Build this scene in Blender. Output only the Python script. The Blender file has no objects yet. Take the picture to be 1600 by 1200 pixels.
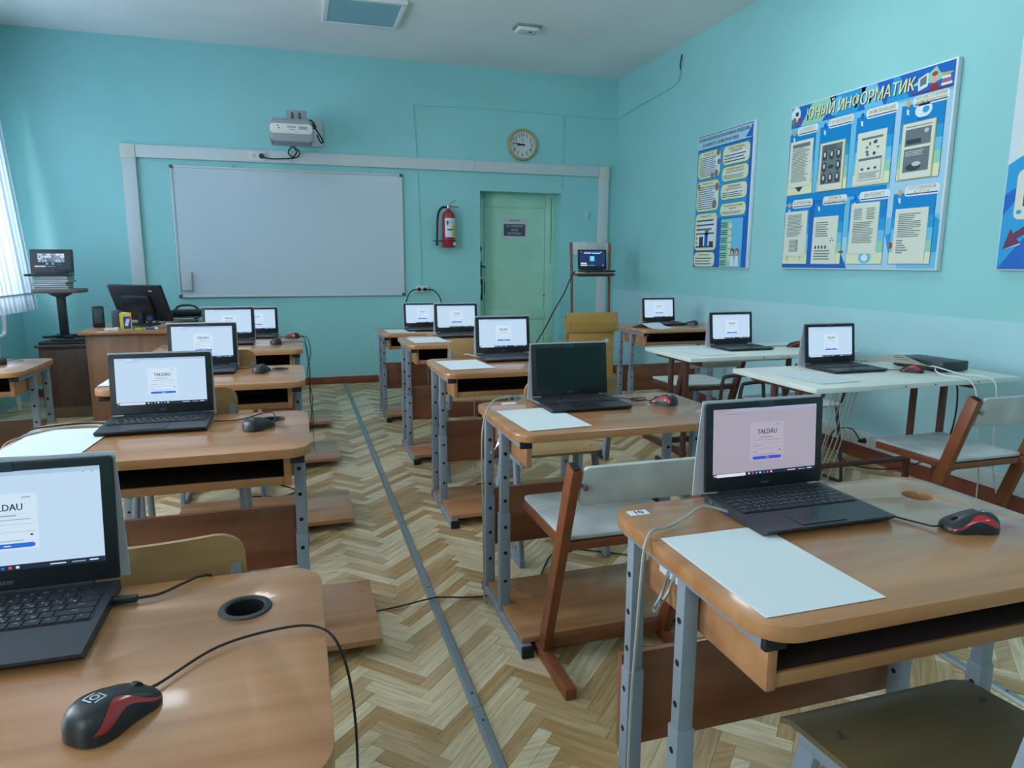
import bpy, bmesh, math, random
from mathutils import Vector, Matrix
import numpy as np

scene = bpy.context.scene
COL = scene.collection
PI = math.pi

# ------------------------------------------------------------------ camera
CAM_H = 1.19
YAW, PITCH, ROLL, FPX = 0.29951894, 0.17281048, 0.00354441, 1079.11
def _cam():
    f = Vector((math.sin(YAW)*math.cos(PITCH), math.cos(YAW)*math.cos(PITCH), -math.sin(PITCH)))
    r0 = Vector((math.cos(YAW), -math.sin(YAW), 0)); u0 = r0.cross(f)
    r = math.cos(ROLL)*r0 + math.sin(ROLL)*u0
    u = -math.sin(ROLL)*r0 + math.cos(ROLL)*u0
    m = Matrix((r, u, -f)).transposed().to_4x4()
    m.translation = Vector((0, 0, CAM_H))
    cd = bpy.data.cameras.new('camera'); cd.sensor_width = 36.0; cd.lens = FPX/1600*36
    cd.clip_start = 0.02; cd.clip_end = 60
    o = bpy.data.objects.new('camera', cd); COL.objects.link(o); o.matrix_world = m
    scene.camera = o
_cam()

# ------------------------------------------------------------------ light, world, exposure
scene.view_settings.view_transform = 'Standard'
scene.view_settings.look = 'None'
scene.view_settings.gamma = 1.0
scene.view_settings.use_curve_mapping = False
scene.view_settings.exposure = 0.16
W = bpy.data.worlds.new('sky'); scene.world = W; W.use_nodes = True
W.node_tree.nodes['Background'].inputs[0].default_value = (0.72, 0.86, 1.0, 1)
W.node_tree.nodes['Background'].inputs[1].default_value = 1.2
WINDOWS = [(4.55, 6.55), (1.3, 3.4), (-2.2, -0.1)]       # y spans of the three openings in the left wall
WZ0, WZ1 = 0.92, 2.72
WIN_POWER = [104, 132, 58]
for (a, b), pw in zip(WINDOWS, WIN_POWER):
    ld = bpy.data.lights.new('window_daylight', 'AREA'); ld.shape = 'RECTANGLE'
    ld.size = b-a-0.1; ld.size_y = WZ1-WZ0-0.1; ld.energy = pw; ld.color = (0.84, 0.93, 1.0)
    lo = bpy.data.objects.new('window_daylight', ld); COL.objects.link(lo)
    lo.location = (-2.85, (a+b)/2, (WZ0+WZ1)/2-0.05)
    lo.rotation_euler = (0, math.radians(-95), 0)
CEILING_LAMP_POWER = 12.0

# ------------------------------------------------------------------ materials
def srgb(r, g, b):
    def f(c):
        c /= 255.0
        return c/12.92 if c <= 0.04045 else ((c+0.055)/1.055)**2.4
    return (f(r), f(g), f(b), 1)
MATS = {}
def mat(name, col, rough=0.5, metal=0.0, spec=0.5, coat=0.0, noise=None, bump=None, trans=0.0):
    """noise=(scale, amount): colour mottling; bump=(scale, strength)"""
    m = bpy.data.materials.new(name); m.use_nodes = True
    nt = m.node_tree; b = nt.nodes['Principled BSDF']
    b.inputs['Base Color'].default_value = col
    b.inputs['Roughness'].default_value = rough
    b.inputs['Metallic'].default_value = metal
    b.inputs['Specular IOR Level'].default_value = spec
    if coat: b.inputs['Coat Weight'].default_value = coat; b.inputs['Coat Roughness'].default_value = 0.12
    if noise or bump:
        tc = nt.nodes.new('ShaderNodeTexCoord')
    if noise:
        n = nt.nodes.new('ShaderNodeTexNoise'); n.inputs['Scale'].default_value = noise[0]; n.inputs['Detail'].default_value = 4
        nt.links.new(tc.outputs['Object'], n.inputs['Vector'])
        r = nt.nodes.new('ShaderNodeMapRange'); r.inputs[1].default_value = .3; r.inputs[2].default_value = .7
        r.inputs[3].default_value = 1-noise[1]; r.inputs[4].default_value = 1+noise[1]
        nt.links.new(n.outputs['Fac'], r.inputs[0])
        mx = nt.nodes.new('ShaderNodeMix'); mx.data_type = 'RGBA'; mx.blend_type = 'MULTIPLY'; mx.inputs[0].default_value = 1
        mx.inputs[6].default_value = col
        nt.links.new(r.outputs[0], mx.inputs[7]); nt.links.new(mx.outputs[2], b.inputs['Base Color'])
    if bump:
        n2 = nt.nodes.new('ShaderNodeTexNoise'); n2.inputs['Scale'].default_value = bump[0]; n2.inputs['Detail'].default_value = 5
        nt.links.new(tc.outputs['Object'], n2.inputs['Vector'])
        bp = nt.nodes.new('ShaderNodeBump'); bp.inputs['Strength'].default_value = bump[1]; bp.inputs['Distance'].default_value = 0.02
        nt.links.new(n2.outputs['Fac'], bp.inputs['Height']); nt.links.new(bp.outputs[0], b.inputs['Normal'])
    MATS[name] = m
    return m
def emat(name, col, strength=1.0):
    m = bpy.data.materials.new(name); m.use_nodes = True
    nt = m.node_tree; b = nt.nodes['Principled BSDF']
    b.inputs['Base Color'].default_value = (0.01, 0.01, 0.012, 1); b.inputs['Roughness'].default_value = 0.25
    b.inputs['Emission Color'].default_value = col; b.inputs['Emission Strength'].default_value = strength
    MATS[name] = m
    return m
def wood(name, c1, c2, rough=0.3, scale=(1.2, 14, 14), coat=0.0, tone=None):
    """laminate or timber: grain stretched along the object's x axis"""
    m = bpy.data.materials.new(name); m.use_nodes = True
    nt = m.node_tree; b = nt.nodes['Principled BSDF']; b.inputs['Roughness'].default_value = rough
    if coat: b.inputs['Coat Weight'].default_value = coat; b.inputs['Coat Roughness'].default_value = 0.09
    tc = nt.nodes.new('ShaderNodeTexCoord'); mp = nt.nodes.new('ShaderNodeMapping'); mp.inputs['Scale'].default_value = scale
    oi = nt.nodes.new('ShaderNodeObjectInfo')
    ad = nt.nodes.new('ShaderNodeVectorMath'); ad.operation = 'ADD'
    sc = nt.nodes.new('ShaderNodeVectorMath'); sc.operation = 'SCALE'; sc.inputs['Scale'].default_value = 7.0
    nt.links.new(oi.outputs['Location'], sc.inputs[0])
    nt.links.new(tc.outputs['Object'], mp.inputs['Vector']); nt.links.new(mp.outputs[0], ad.inputs[0]); nt.links.new(sc.outputs[0], ad.inputs[1])
    n = nt.nodes.new('ShaderNodeTexNoise'); n.inputs['Scale'].default_value = 1.6; n.inputs['Detail'].default_value = 6; n.inputs['Distortion'].default_value = 0.6
    nt.links.new(ad.outputs[0], n.inputs['Vector'])
    rp = nt.nodes.new('ShaderNodeValToRGB'); rp.color_ramp.elements[0].position = .32; rp.color_ramp.elements[1].position = .68
    rp.color_ramp.elements[0].color = c1; rp.color_ramp.elements[1].color = c2
    nt.links.new(n.outputs['Fac'], rp.inputs[0])
    if tone:
        at = nt.nodes.new('ShaderNodeAttribute'); at.attribute_name = 'tone'
        r2 = nt.nodes.new('ShaderNodeValToRGB')
        r2.color_ramp.elements[0].color = tone[0]; r2.color_ramp.elements[1].color = tone[1]
        nt.links.new(at.outputs['Fac'], r2.inputs[0])
        mx = nt.nodes.new('ShaderNodeMix'); mx.data_type = 'RGBA'; mx.blend_type = 'MULTIPLY'; mx.inputs[0].default_value = 1
        nt.links.new(rp.outputs[0], mx.inputs[6]); nt.links.new(r2.outputs[0], mx.inputs[7]); nt.links.new(mx.outputs[2], b.inputs['Base Color'])
    else:
        nt.links.new(rp.outputs[0], b.inputs['Base Color'])
    MATS[name] = m
    return m
M = MATS
mat('wall_paint', srgb(150, 212, 215), 0.45, noise=(1.5, 0.04), bump=(6, 0.12))
mat('wall_gloss', srgb(174, 220, 230), 0.3, noise=(2, 0.04), bump=(7, 0.1))
mat('ceiling_paint', srgb(238, 242, 244), 0.8, noise=(1.2, 0.05), bump=(5, 0.1))
mat('door_paint', srgb(172, 222, 200), 0.4, noise=(4, 0.05), bump=(9, 0.08))
mat('trunking', srgb(205, 214, 216), 0.45)
mat('trunking_cream', srgb(212, 214, 204), 0.5)
mat('white_plastic', srgb(222, 224, 222), 0.4)
mat('grey_plastic', srgb(150, 160, 166), 0.45)
mat('dark_grey', srgb(70, 80, 88), 0.45)
mat('black_plastic', srgb(28, 31, 36), 0.45)
mat('laptop_black', srgb(40, 46, 54), 0.42, noise=(60, 0.05))
mat('bezel_black', srgb(26, 30, 36), 0.35)
mat('key_black', srgb(34, 38, 45), 0.5)
mat('key_print', srgb(190, 205, 215), 0.6)
mat('screen_off', srgb(17, 24, 26), 0.22)
mat('dim_print', srgb(78, 84, 92), 0.5)
mat('steel', srgb(175, 180, 182), 0.3, metal=0.9)
mat('frame_grey', srgb(136, 147, 160), 0.4, noise=(20, 0.05))
mat('frame_cap', srgb(22, 24, 28), 0.6)
mat('hole_dark', srgb(14, 15, 18), 0.8)
mat('brown_paint', srgb(132, 74, 44), 0.38, noise=(18, 0.16), bump=(30, 0.1))
mat('dark_brown_paint', srgb(96, 58, 48), 0.4, noise=(18, 0.12))
mat('thin_tube', srgb(56, 42, 42), 0.4)
mat('chair_white', srgb(190, 196, 196), 0.5, noise=(7, 0.22), bump=(14, 0.08))
mat('table_white', srgb(224, 230, 224), 0.4, noise=(6, 0.05))
mat('red_paint', srgb(170, 30, 48), 0.3, coat=0.4)
mat('mouse_red', srgb(176, 24, 36), 0.22, coat=0.6)
mat('mouse_black', srgb(32, 36, 42), 0.38)
mat('paper', srgb(220, 229, 235), 0.85, spec=0.2)
mat('paper_grey', srgb(196, 203, 210), 0.75)
mat('sheet_grey', srgb(214, 220, 232), 0.6)
mat('cable_grey', srgb(168, 168, 158), 0.5)
mat('cable_black', srgb(22, 24, 28), 0.5)
mat('cable_white', srgb(215, 220, 218), 0.5)
mat('baseboard_paint', srgb(130, 66, 46), 0.45, noise=(8, 0.2), bump=(20, 0.15))
mat('board_white', srgb(200, 214, 226), 0.16, coat=0.3)
mat('fabric_white', srgb(228, 232, 240), 0.9, noise=(60, 0.04))
mat('clock_gold', srgb(176, 160, 110), 0.35)
mat('clock_face', srgb(206, 212, 216), 0.5)
mat('brass', srgb(150, 130, 70), 0.35, metal=0.6)
mat('ink', srgb(38, 42, 50), 0.6)
mat('ink_blue', srgb(60, 78, 110), 0.6)
mat('ink_red', srgb(138, 58, 58), 0.6)
mat('seat_brown', srgb(110, 100, 96), 0.8)
mat('metal_dark', srgb(70, 84, 80), 0.5, metal=0.4)
mat('linoleum_base', srgb(112, 96, 70), 0.5)
mat('diffuser_off', srgb(140, 182, 200), 0.3)
mat('screw', srgb(205, 205, 200), 0.3, metal=0.8)
mat('yellow_card', srgb(226, 208, 60), 0.5)
mat('blue_card', srgb(48, 70, 158), 0.5)
mat('green_plastic', srgb(120, 200, 90), 0.5)
mat('orange_plastic', srgb(214, 130, 60), 0.5)
mat('pink_plastic', srgb(205, 90, 100), 0.5)
mat('glass_frame', srgb(228, 232, 236), 0.5)
wood('laminate', srgb(164, 110, 70), srgb(192, 138, 94), 0.30, (0.8, 11, 11), coat=0.45)
wood('laminate_edge', srgb(158, 112, 72), srgb(176, 128, 86), 0.4, (0.8, 11, 11))
wood('laminate_dark', srgb(120, 72, 50), srgb(146, 92, 66), 0.3, (0.8, 9, 9), coat=0.2)
wood('cabinet_dark', srgb(66, 46, 40), srgb(92, 66, 54), 0.4, (10, 10, 0.8))
wood('desk_side', srgb(140, 92, 66), srgb(162, 112, 82), 0.4, (10, 10, 0.8))
wood('plywood', srgb(158, 122, 78), srgb(184, 148, 102), 0.4, (1.2, 9, 9), coat=0.2)
wood('shaded_seat_and_plinth', srgb(96, 82, 58), srgb(114, 98, 70), 0.4, (1.2, 9, 9))  # plywood with the corner seat's shade painted in; plain tone for the cabinet plinth
wood('pine', srgb(188, 142, 74), srgb(212, 168, 96), 0.45, (0.9, 8, 8))
wood('plank', srgb(196, 176, 140), srgb(234, 218, 186), 0.36, (4, 46, 20), tone=(srgb(206, 180, 146), srgb(255, 255, 255)))
# transparent pane: light passes straight through, a thin gloss stays
_g = bpy.data.materials.new('window_glass'); _g.use_nodes = True; _nt = _g.node_tree
for _n in list(_nt.nodes): _nt.nodes.remove(_n)
_o = _nt.nodes.new('ShaderNodeOutputMaterial'); _m = _nt.nodes.new('ShaderNodeMixShader'); _t = _nt.nodes.new('ShaderNodeBsdfTransparent'); _s = _nt.nodes.new('ShaderNodeBsdfGlossy')
_s.inputs['Roughness'].default_value = 0.05; _m.inputs[0].default_value = 0.06
_nt.links.new(_t.outputs[0], _m.inputs[1]); _nt.links.new(_s.outputs[0], _m.inputs[2]); _nt.links.new(_m.outputs[0], _o.inputs[0]); M['glass'] = _g
# blind slats let daylight through
_f = bpy.data.materials.new('blind_fabric'); _f.use_nodes = True; _nt = _f.node_tree; _b = _nt.nodes['Principled BSDF']
_b.inputs['Base Color'].default_value = srgb(226, 232, 242); _b.inputs['Roughness'].default_value = 0.9
_tr = _nt.nodes.new('ShaderNodeBsdfTranslucent'); _tr.inputs[0].default_value = srgb(220, 230, 245); _mx = _nt.nodes.new('ShaderNodeMixShader'); _mx.inputs[0].default_value = 0.4
_nt.links.new(_b.outputs[0], _mx.inputs[1]); _nt.links.new(_tr.outputs[0], _mx.inputs[2]); _nt.links.new(_mx.outputs[0], _nt.nodes['Material Output'].inputs[0]); M['blind'] = _f

# ------------------------------------------------------------------ mesh helpers
def catmull(pts, sub=8, closed=False):
    P = [Vector(p) for p in pts]; out = []
    n = len(P)
    if n < 3: return P
    for i in range(n-1 if not closed else n):
        p0 = P[i-1] if (i > 0 or closed) else P[0]*2-P[1]
        p1 = P[i]; p2 = P[(i+1) % n]
        p3 = P[(i+2) % n] if (i+2 < n or closed) else P[-1]*2-P[-2]
        for k in range(sub):
            t = k/sub
            out.append(0.5*((2*p1)+(-p0+p2)*t+(2*p0-5*p1+4*p2-p3)*t*t+(-p0+3*p1-3*p2+p3)*t**3))
    if not closed: out.append(P[-1])
    return out
def rrect(x0, y0, x1, y1, r, n=6):
    """rounded rectangle outline, counter-clockwise; r a number or four radii (from x0y0 round)"""
    if not isinstance(r, (list, tuple)): r = [r]*4
    pts = []
    for (cx, cy, a0), rr in zip(((x0, y0, PI), (x1, y0, 1.5*PI), (x1, y1, 0), (x0, y1, .5*PI)), r):
        sx = 1 if cx == x0 else -1; sy = 1 if cy == y0 else -1
        if rr <= 0: pts.append((cx, cy)); continue
        for k in range(n+1):
            a = a0+k/n*PI/2
            pts.append((cx+sx*rr+rr*math.cos(a), cy+sy*rr+rr*math.sin(a)))
    return pts
class MB:
    def __init__(s): s.v = []; s.f = []
    def add(s, vs, fs):
        o = len(s.v); s.v += [tuple(v) for v in vs]; s.f += [[i+o for i in f] for f in fs]; return s
    def box(s, c, size, bev=0.0, rot=None, seg=2):
        hx, hy, hz = size[0]/2, size[1]/2, size[2]/2
        if bev <= 0:
            vs = [(x, y, z) for x in (-hx, hx) for y in (-hy, hy) for z in (-hz, hz)]
            fs = [(0, 1, 3, 2), (4, 6, 7, 5), (0, 4, 5, 1), (2, 3, 7, 6), (0, 2, 6, 4), (1, 5, 7, 3)]
        else:
            bm = bmesh.new(); bmesh.ops.create_cube(bm, size=1.0)
            for v in bm.verts: v.co = Vector((v.co.x*size[0], v.co.y*size[1], v.co.z*size[2]))
            bmesh.ops.bevel(bm, geom=list(bm.edges), offset=bev, segments=seg, profile=0.5, affect='EDGES', clamp_overlap=True)
            bm.verts.index_update(); vs = [v.co.copy() for v in bm.verts]; fs = [[v.index for v in f.verts] for f in bm.faces]; bm.free()
        R = rot if rot is not None else Matrix.Identity(3)
        c = Vector(c)
        return s.add([R @ Vector(v)+c for v in vs], fs)
    def bar(s, p, q, w, h, bev=0.0, up=(0, 0, 1), ext=0.0):
        """rectangular bar from p to q; h is measured along 'up', w across"""
        p = Vector(p); q = Vector(q); d = (q-p); L = d.length; d.normalize()
        u = Vector(up); u = u-d*u.dot(d)
        if u.length < 1e-5: u = Vector((1, 0, 0))-d*d.x
        u.normalize(); r = d.cross(u)
        return s.box((p+q)/2, (w, L+2*ext, h), bev, Matrix((r, d, u)).transposed())
    def tube(s, path, r, n=8, closed=False, sub=0, caps=True):
        P = catmull(path, sub, closed) if sub else [Vector(p) for p in path]
        N = len(P); T = []
        for i in range(N):
            a = P[(i-1) % N] if (closed or i > 0) else P[i]; b = P[(i+1) % N] if (closed or i < N-1) else P[i]
            d = (b-a); T.append(d.normalized() if d.length > 1e-9 else Vector((0, 0, 1)))
        u = Vector((0, 0, 1)) if abs(T[0].z) < 0.9 else Vector((1, 0, 0))
        u = (u-T[0]*u.dot(T[0])).normalized(); vs = []; fs = []
        for i in range(N):
            u = (u-T[i]*u.dot(T[i]))
            u = u.normalized() if u.length > 1e-6 else T[i].orthogonal().normalized()
            w = T[i].cross(u)
            for k in range(n):
                a = 2*PI*k/n; vs.append(P[i]+(u*math.cos(a)+w*math.sin(a))*r)
        for i in range(N if closed else N-1):
            j = (i+1) % N
            for k in range(n):
                fs.append((i*n+k, i*n+(k+1) % n, j*n+(k+1) % n, j*n+k))
        if caps and not closed: fs.append(tuple(range(n-1, -1, -1))); fs.append(tuple((N-1)*n+k for k in range(n)))
        return s.add(vs, fs)
    def cyl(s, p, q, r, n=16, r2=None):
        p = Vector(p); q = Vector(q); d = (q-p).normalized(); u = d.orthogonal().normalized(); w = d.cross(u)
        r2 = r if r2 is None else r2; vs = []
        for c, rr in ((p, r), (q, r2)):
            for k in range(n): a = 2*PI*k/n; vs.append(c+(u*math.cos(a)+w*math.sin(a))*rr)
        fs = [(k, (k+1) % n, n+(k+1) % n, n+k) for k in range(n)]+[tuple(range(n-1, -1, -1)), tuple(range(n, 2*n))]
        return s.add(vs, fs)
    def lathe(s, prof, c=(0, 0, 0), n=24, axis='z'):
        vs = []; fs = []; m = len(prof)
        for k in range(n):
            a = 2*PI*k/n
            for r, z in prof:
                p = (r*math.cos(a), r*math.sin(a), z) if axis == 'z' else (r*math.cos(a), -z, r*math.sin(a))
                vs.append((p[0]+c[0], p[1]+c[1], p[2]+c[2]))
        for k in range(n):
            j = (k+1) % n
            for i in range(m-1): fs.append((k*m+i, j*m+i, j*m+i+1, k*m+i+1))
        return s.add(vs, fs)
    def prism(s, poly, t0, t1, plane='xy', bev=0.0, holes=()):
        """polygon (ccw) extruded from t0 to t1; plane xy -> along z, xz -> along y, yz -> along x"""
        bm = bmesh.new()
        loops = [list(poly)]+[list(h) for h in holes]
        edges = []
        for L in loops:
            vv = [bm.verts.new((x, y, 0)) for x, y in L]
            edges += [bm.edges.new((vv[i], vv[(i+1) % len(vv)])) for i in range(len(vv))]
        if holes: bmesh.ops.triangle_fill(bm, use_beauty=True, edges=edges, normal=(0, 0, 1))
        else: bm.faces.new([e.verts[0] for e in edges]) if False else bm.faces.new(list(bm.verts))
        bmesh.ops.recalc_face_normals(bm, faces=list(bm.faces))
        if bm.faces and sum(f.normal.z for f in bm.faces) > 0: bmesh.ops.reverse_faces(bm, faces=list(bm.faces))
        r = bmesh.ops.extrude_face_region(bm, geom=list(bm.faces))
        top = [g for g in r['geom'] if isinstance(g, bmesh.types.BMVert)]
        for v in top: v.co.z = 1
        for v in bm.verts: v.co.z = t0+(t1-t0)*v.co.z
        bmesh.ops.recalc_face_normals(bm, faces=list(bm.faces))
        if bev > 0:
            es = [e for e in bm.edges if len(e.link_faces) == 2 and abs(e.verts[0].co.z-e.verts[1].co.z) < 1e-6 and e.calc_face_angle(0) > 1.0]
            bmesh.ops.bevel(bm, geom=es, offset=bev, segments=2, profile=0.5, affect='EDGES', clamp_overlap=True)
        bm.verts.index_update()
        if plane == 'xy': vs = [(v.co.x, v.co.y, v.co.z) for v in bm.verts]
        elif plane == 'xz': vs = [(v.co.x, v.co.z, v.co.y) for v in bm.verts]
        else: vs = [(v.co.z, v.co.x, v.co.y) for v in bm.verts]
        fs = [[v.index for v in f.verts] for f in bm.faces]; bm.free()
        if plane == 'xz': fs = [f[::-1] for f in fs]
        return s.add(vs, fs)
    def xform(s, m):
        s.v = [tuple(m @ Vector(v)) for v in s.v]; return s
    def mesh(s, name, material, smooth=35):
        me = bpy.data.meshes.new(name); me.from_pydata(s.v, [], s.f); me.update()
        if material: me.materials.append(M[material] if isinstance(material, str) else material)
        if smooth:
            me.polygons.foreach_set('use_smooth', [True]*len(me.polygons)); me.set_sharp_from_angle(angle=math.radians(smooth))
        return me
    def build(s, name, material, parent=None, smooth=35, loc=None, rot=None):
        return link(name, s.mesh(name, material, smooth), parent, loc, rot)
def link(name, me, parent=None, loc=None, rot=None):
    o = bpy.data.objects.new(name, me); COL.objects.link(o)
    if parent: o.parent = parent
    if loc: o.location = loc
    if rot: o.rotation_euler = rot
    return o
def thing(name, label, cat, loc=(0, 0, 0), rz=0.0, group=None, rot=None):
    o = bpy.data.objects.new(name, None); COL.objects.link(o); o.empty_display_size = 0.05
    o.location = loc; o.rotation_euler = rot if rot else (0, 0, rz)
    return tag(o, label, cat, group)
def tag(o, label, cat, group=None):
    o['label'] = label; o['category'] = cat
    if group: o['group'] = group
    return o
def struct(o): o['kind'] = 'structure'; return o
def copy_tree(o, parent=None):
    c = o.copy(); COL.objects.link(c)
    if parent: c.parent = parent
    for ch in o.children: copy_tree(ch, c)
    return c
_TXT = {}
def text(body, size=1.0, bold=0.0, shear=0.0, align='CENTER', space=1.0):
    """outline letters as flat faces in the xy plane, centred on the origin"""
    key = (body, size, bold, shear, align, space)
    if key not in _TXT:
        cu = bpy.data.curves.new('lettering', 'FONT'); cu.body = body; cu.size = size; cu.offset = bold; cu.shear = shear
        cu.align_x = align; cu.align_y = 'CENTER'; cu.resolution_u = 2; cu.space_character = space; cu.fill_mode = 'FRONT'
        o = bpy.data.objects.new('lettering', cu); COL.objects.link(o)
        bpy.context.view_layer.update()
        me = bpy.data.meshes.new_from_object(o.evaluated_get(bpy.context.evaluated_depsgraph_get()))
        _TXT[key] = ([tuple(v.co) for v in me.vertices], [tuple(p.vertices) for p in me.polygons])
        bpy.data.objects.remove(o); bpy.data.meshes.remove(me); bpy.data.curves.remove(cu)
    return _TXT[key]
class Print:
    """flat print on a board lying in the local xz plane and facing -y; large shapes are pieces of their own, lettering and small marks are joined per ink"""
    BIG = 0.0012
    def __init__(s, big=None): s.inks = {}; s.pieces = []; s.big = big if big is not None else Print.BIG
    def mb(s, ink): return s.inks.setdefault(ink, MB())
    def rect(s, ink, u0, v0, u1, v1, lay=1): s.poly(ink, [(u0, v0), (u1, v0), (u1, v1), (u0, v1)], lay)
    def poly(s, ink, pts, lay=1):
        y = -0.0009*lay; n = len(pts)
        area = abs(sum(pts[k][0]*pts[(k+1) % n][1]-pts[(k+1) % n][0]*pts[k][1] for k in range(n)))/2
        b = s.mb(ink) if area < s.big else MB()
        if n <= 4: b.add([(u, y, v) for u, v in pts], [tuple(range(n))])
        else:
            from mathutils.geometry import tessellate_polygon
            tri = tessellate_polygon([[Vector((u, v, 0)) for u, v in pts]]); b.add([(u, y, v) for u, v in pts], [tuple(t_) for t_ in tri])
        if area >= s.big: s.pieces.append((ink, b))
    def ell(s, ink, cu, cv, ru, rv, lay=1, n=16):
        s.poly(ink, [(cu+ru*math.cos(2*PI*k/n), cv+rv*math.sin(2*PI*k/n)) for k in range(n)], lay)
    def rr(s, ink, u0, v0, u1, v1, r, lay=1): s.poly(ink, rrect(u0, v0, u1, v1, r), lay)
    def text(s, ink, body, cu, cv, size, lay=2, width=None, bold=0.0, shear=0.0, align='CENTER'):
        vs, fs = text(body, 1.0, 0.0, shear, align)
        w = max(v[0] for v in vs)-min(v[0] for v in vs); k = size; kx = size if not width else width/w
        y = -0.0009*lay
        for d in ((0,) if not bold else (-1, 0, 1)):
            s.mb(ink).add([(cu+v[0]*kx+d*bold*size*1.4, y-.00015*(d+1), cv+v[1]*k) for v in vs], fs)
    def lines(s, ink, u0, v0, u1, v1, n, lay=2, fill=0.45, rnd=None, jag=0.25):
        rnd = rnd or random.Random(n)
        st = (v1-v0)/n; y = -0.0009*lay
        for i in range(n):
            v = v1-(i+.5)*st; e = u1-(u1-u0)*jag*rnd.random()
            s.mb(ink).add([(u0, y, v-st*fill/2), (e, y, v-st*fill/2), (e, y, v+st*fill/2), (u0, y, v+st*fill/2)], [(0, 1, 2, 3)])
    def build(s, parent, name='print', off=(0, 0, 0)):
        T = Matrix.Translation(off)
        for ink, b in s.pieces: b.xform(T).build(name, ink, parent, smooth=0)
        for ink, b in s.inks.items(): b.xform(T).build(name+'_marks', ink, parent, smooth=0)['kind'] = 'stuff'
# ------------------------------------------------------------------ room shell
XL, XR, YB, YF, ZC = -2.30, 3.335, 7.03, -3.2, 3.10
DX0, DX1, DZ = 1.823, 2.707, 1.918          # door recess in the back wall
wb = MB()
wb.box(((XL-.3+DX0)/2, YB+.15, ZC/2), (DX0-XL+.3, .3, ZC))
wb.box(((XR+.3+DX1)/2, YB+.15, ZC/2), (XR+.3-DX1, .3, ZC))
wb.box(((DX0+DX1)/2, YB+.15, (ZC+DZ)/2), (DX1-DX0, .3, ZC-DZ))
struct(wb.build('wall_back', 'wall_paint', smooth=0))
wr = struct(MB().box((XR+.1, (YB+YF)/2, ZC/2), (.2, YB-YF, ZC)).build('wall_right', 'wall_paint', smooth=0))
MB().box((XR-.001, (YB+YF)/2, .458), (.004, YB-YF-.01, .915)).build('painted_dado', 'wall_gloss', wr, smooth=0)
wl = MB(); ys = YF
for a, b in sorted(WINDOWS):
    wl.box((XL-.15, (ys+a)/2, ZC/2), (.3, a-ys, ZC)); ys = b
    wl.box((XL-.15, (a+b)/2, WZ0/2), (.3, b-a, WZ0)); wl.box((XL-.15, (a+b)/2, (ZC+WZ1)/2), (.3, b-a, ZC-WZ1))
wl.box((XL-.15, (ys+YB)/2, ZC/2), (.3, YB-ys, ZC))
struct(wl.build('wall_left', 'wall_paint', smooth=0))
struct(MB().box(((XL+XR)/2, YF-.1, ZC/2), (XR-XL+.4, .2, ZC)).build('wall_front', 'wall_paint', smooth=0))
struct(MB().box(((XL+XR)/2, (YB+YF)/2, ZC+.1), (XR-XL+.6, YB-YF+.4, .2)).build('ceiling', 'ceiling_paint', smooth=0))
floor = struct(MB().box(((XL+XR)/2, (YB+YF)/2, -.0515), (XR-XL+.6, YB-YF+.4, .1)).build('floor', 'linoleum_base', smooth=0))
# herringbone strips: long ones at +45 degrees, short ones at -45 degrees, each its own piece
PW, NL, NS = 0.0425, 9, 5
def floor_planks():
    rnd = random.Random(4); S = math.sqrt(.5); gap = 0.0005; pieces = []
    per = (NL+NS)*PW; u0, v0 = 1.422, 0.99
    for k in range(-150, 190):
        for m in range(-14, 18):
            for kind in (0, 1):
                if kind == 0: a = (u0+k*PW+m*per, v0+k*PW, u0+k*PW+m*per+NL*PW, v0+(k+1)*PW)
                else: a = (u0+k*PW+NL*PW+m*per, v0+(k+1)*PW-NS*PW, u0+(k+1)*PW+NL*PW+m*per, v0+(k+1)*PW)
                cu, cv = (a[0]+a[2])/2, (a[1]+a[3])/2
                x, y = (cu-cv)*S, (cu+cv)*S
                if not (XL-.12 < x < XR+.12 and YF < y < YB+.12): continue
                pieces.append((x, y, kind, a))
    # the ones that show largest: nearest in view ahead of the camera
    def shown(p):
        x, y = p[0], p[1]; d = Vector((x, y, -CAM_H)); f = Vector((math.sin(YAW)*math.cos(PITCH), math.cos(YAW)*math.cos(PITCH), -math.sin(PITCH)))
        z = d.dot(f)
        if z < .3: return -1
        r = Vector((math.cos(YAW), -math.sin(YAW), 0)); u = r.cross(f)
        px = 800+FPX*d.dot(r)/z; py = 600-FPX*d.dot(u)/z
        if not (-10 < px < 1610 and -10 < py < 1215): return -1
        if px < 500 and py > 870: return 0                      # under the near desk
        if 1190 < px and py < 1000 and py > 760: return 0
        return 1/(z*z)
    pieces.sort(key=shown, reverse=True)
    rest = MB(); rt = []
    for i, (x, y, kind, a) in enumerate(pieces):
        w, h = (a[2]-a[0])/2-gap, (a[3]-a[1])/2-gap
        t = rnd.choice((.0, .12, .3, .75, .9, 1.0)) + rnd.uniform(-.05, .05)
        ang = PI/4
        b = MB().box((0, 0, -.0006), (2*w, 2*h, .0016)) if kind == 0 else MB().box((0, 0, -.0006), (2*h, 2*w, .0016))
        rz = ang if kind == 0 else -ang
        t2 = max(0, min(1, t))
        if i < 300:
            me = b.mesh('plank', 'plank', 0)
            me.attributes.new('tone', 'FLOAT', 'FACE').data.foreach_set('value', [t2]*len(me.polygons))
            link('plank', me, floor, (x, y, 0), (0, 0, rz))
        else:
            b.xform(Matrix.Translation((x, y, 0)) @ Matrix.Rotation(rz, 4, 'Z')); rest.add(b.v, b.f); rt += [t2]*6
    o = rest.build('plank_field', 'plank', floor, 0); o['kind'] = 'stuff'
    o.data.attributes.new('tone', 'FLOAT', 'FACE').data.foreach_set('value', rt)
floor_planks()
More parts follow.
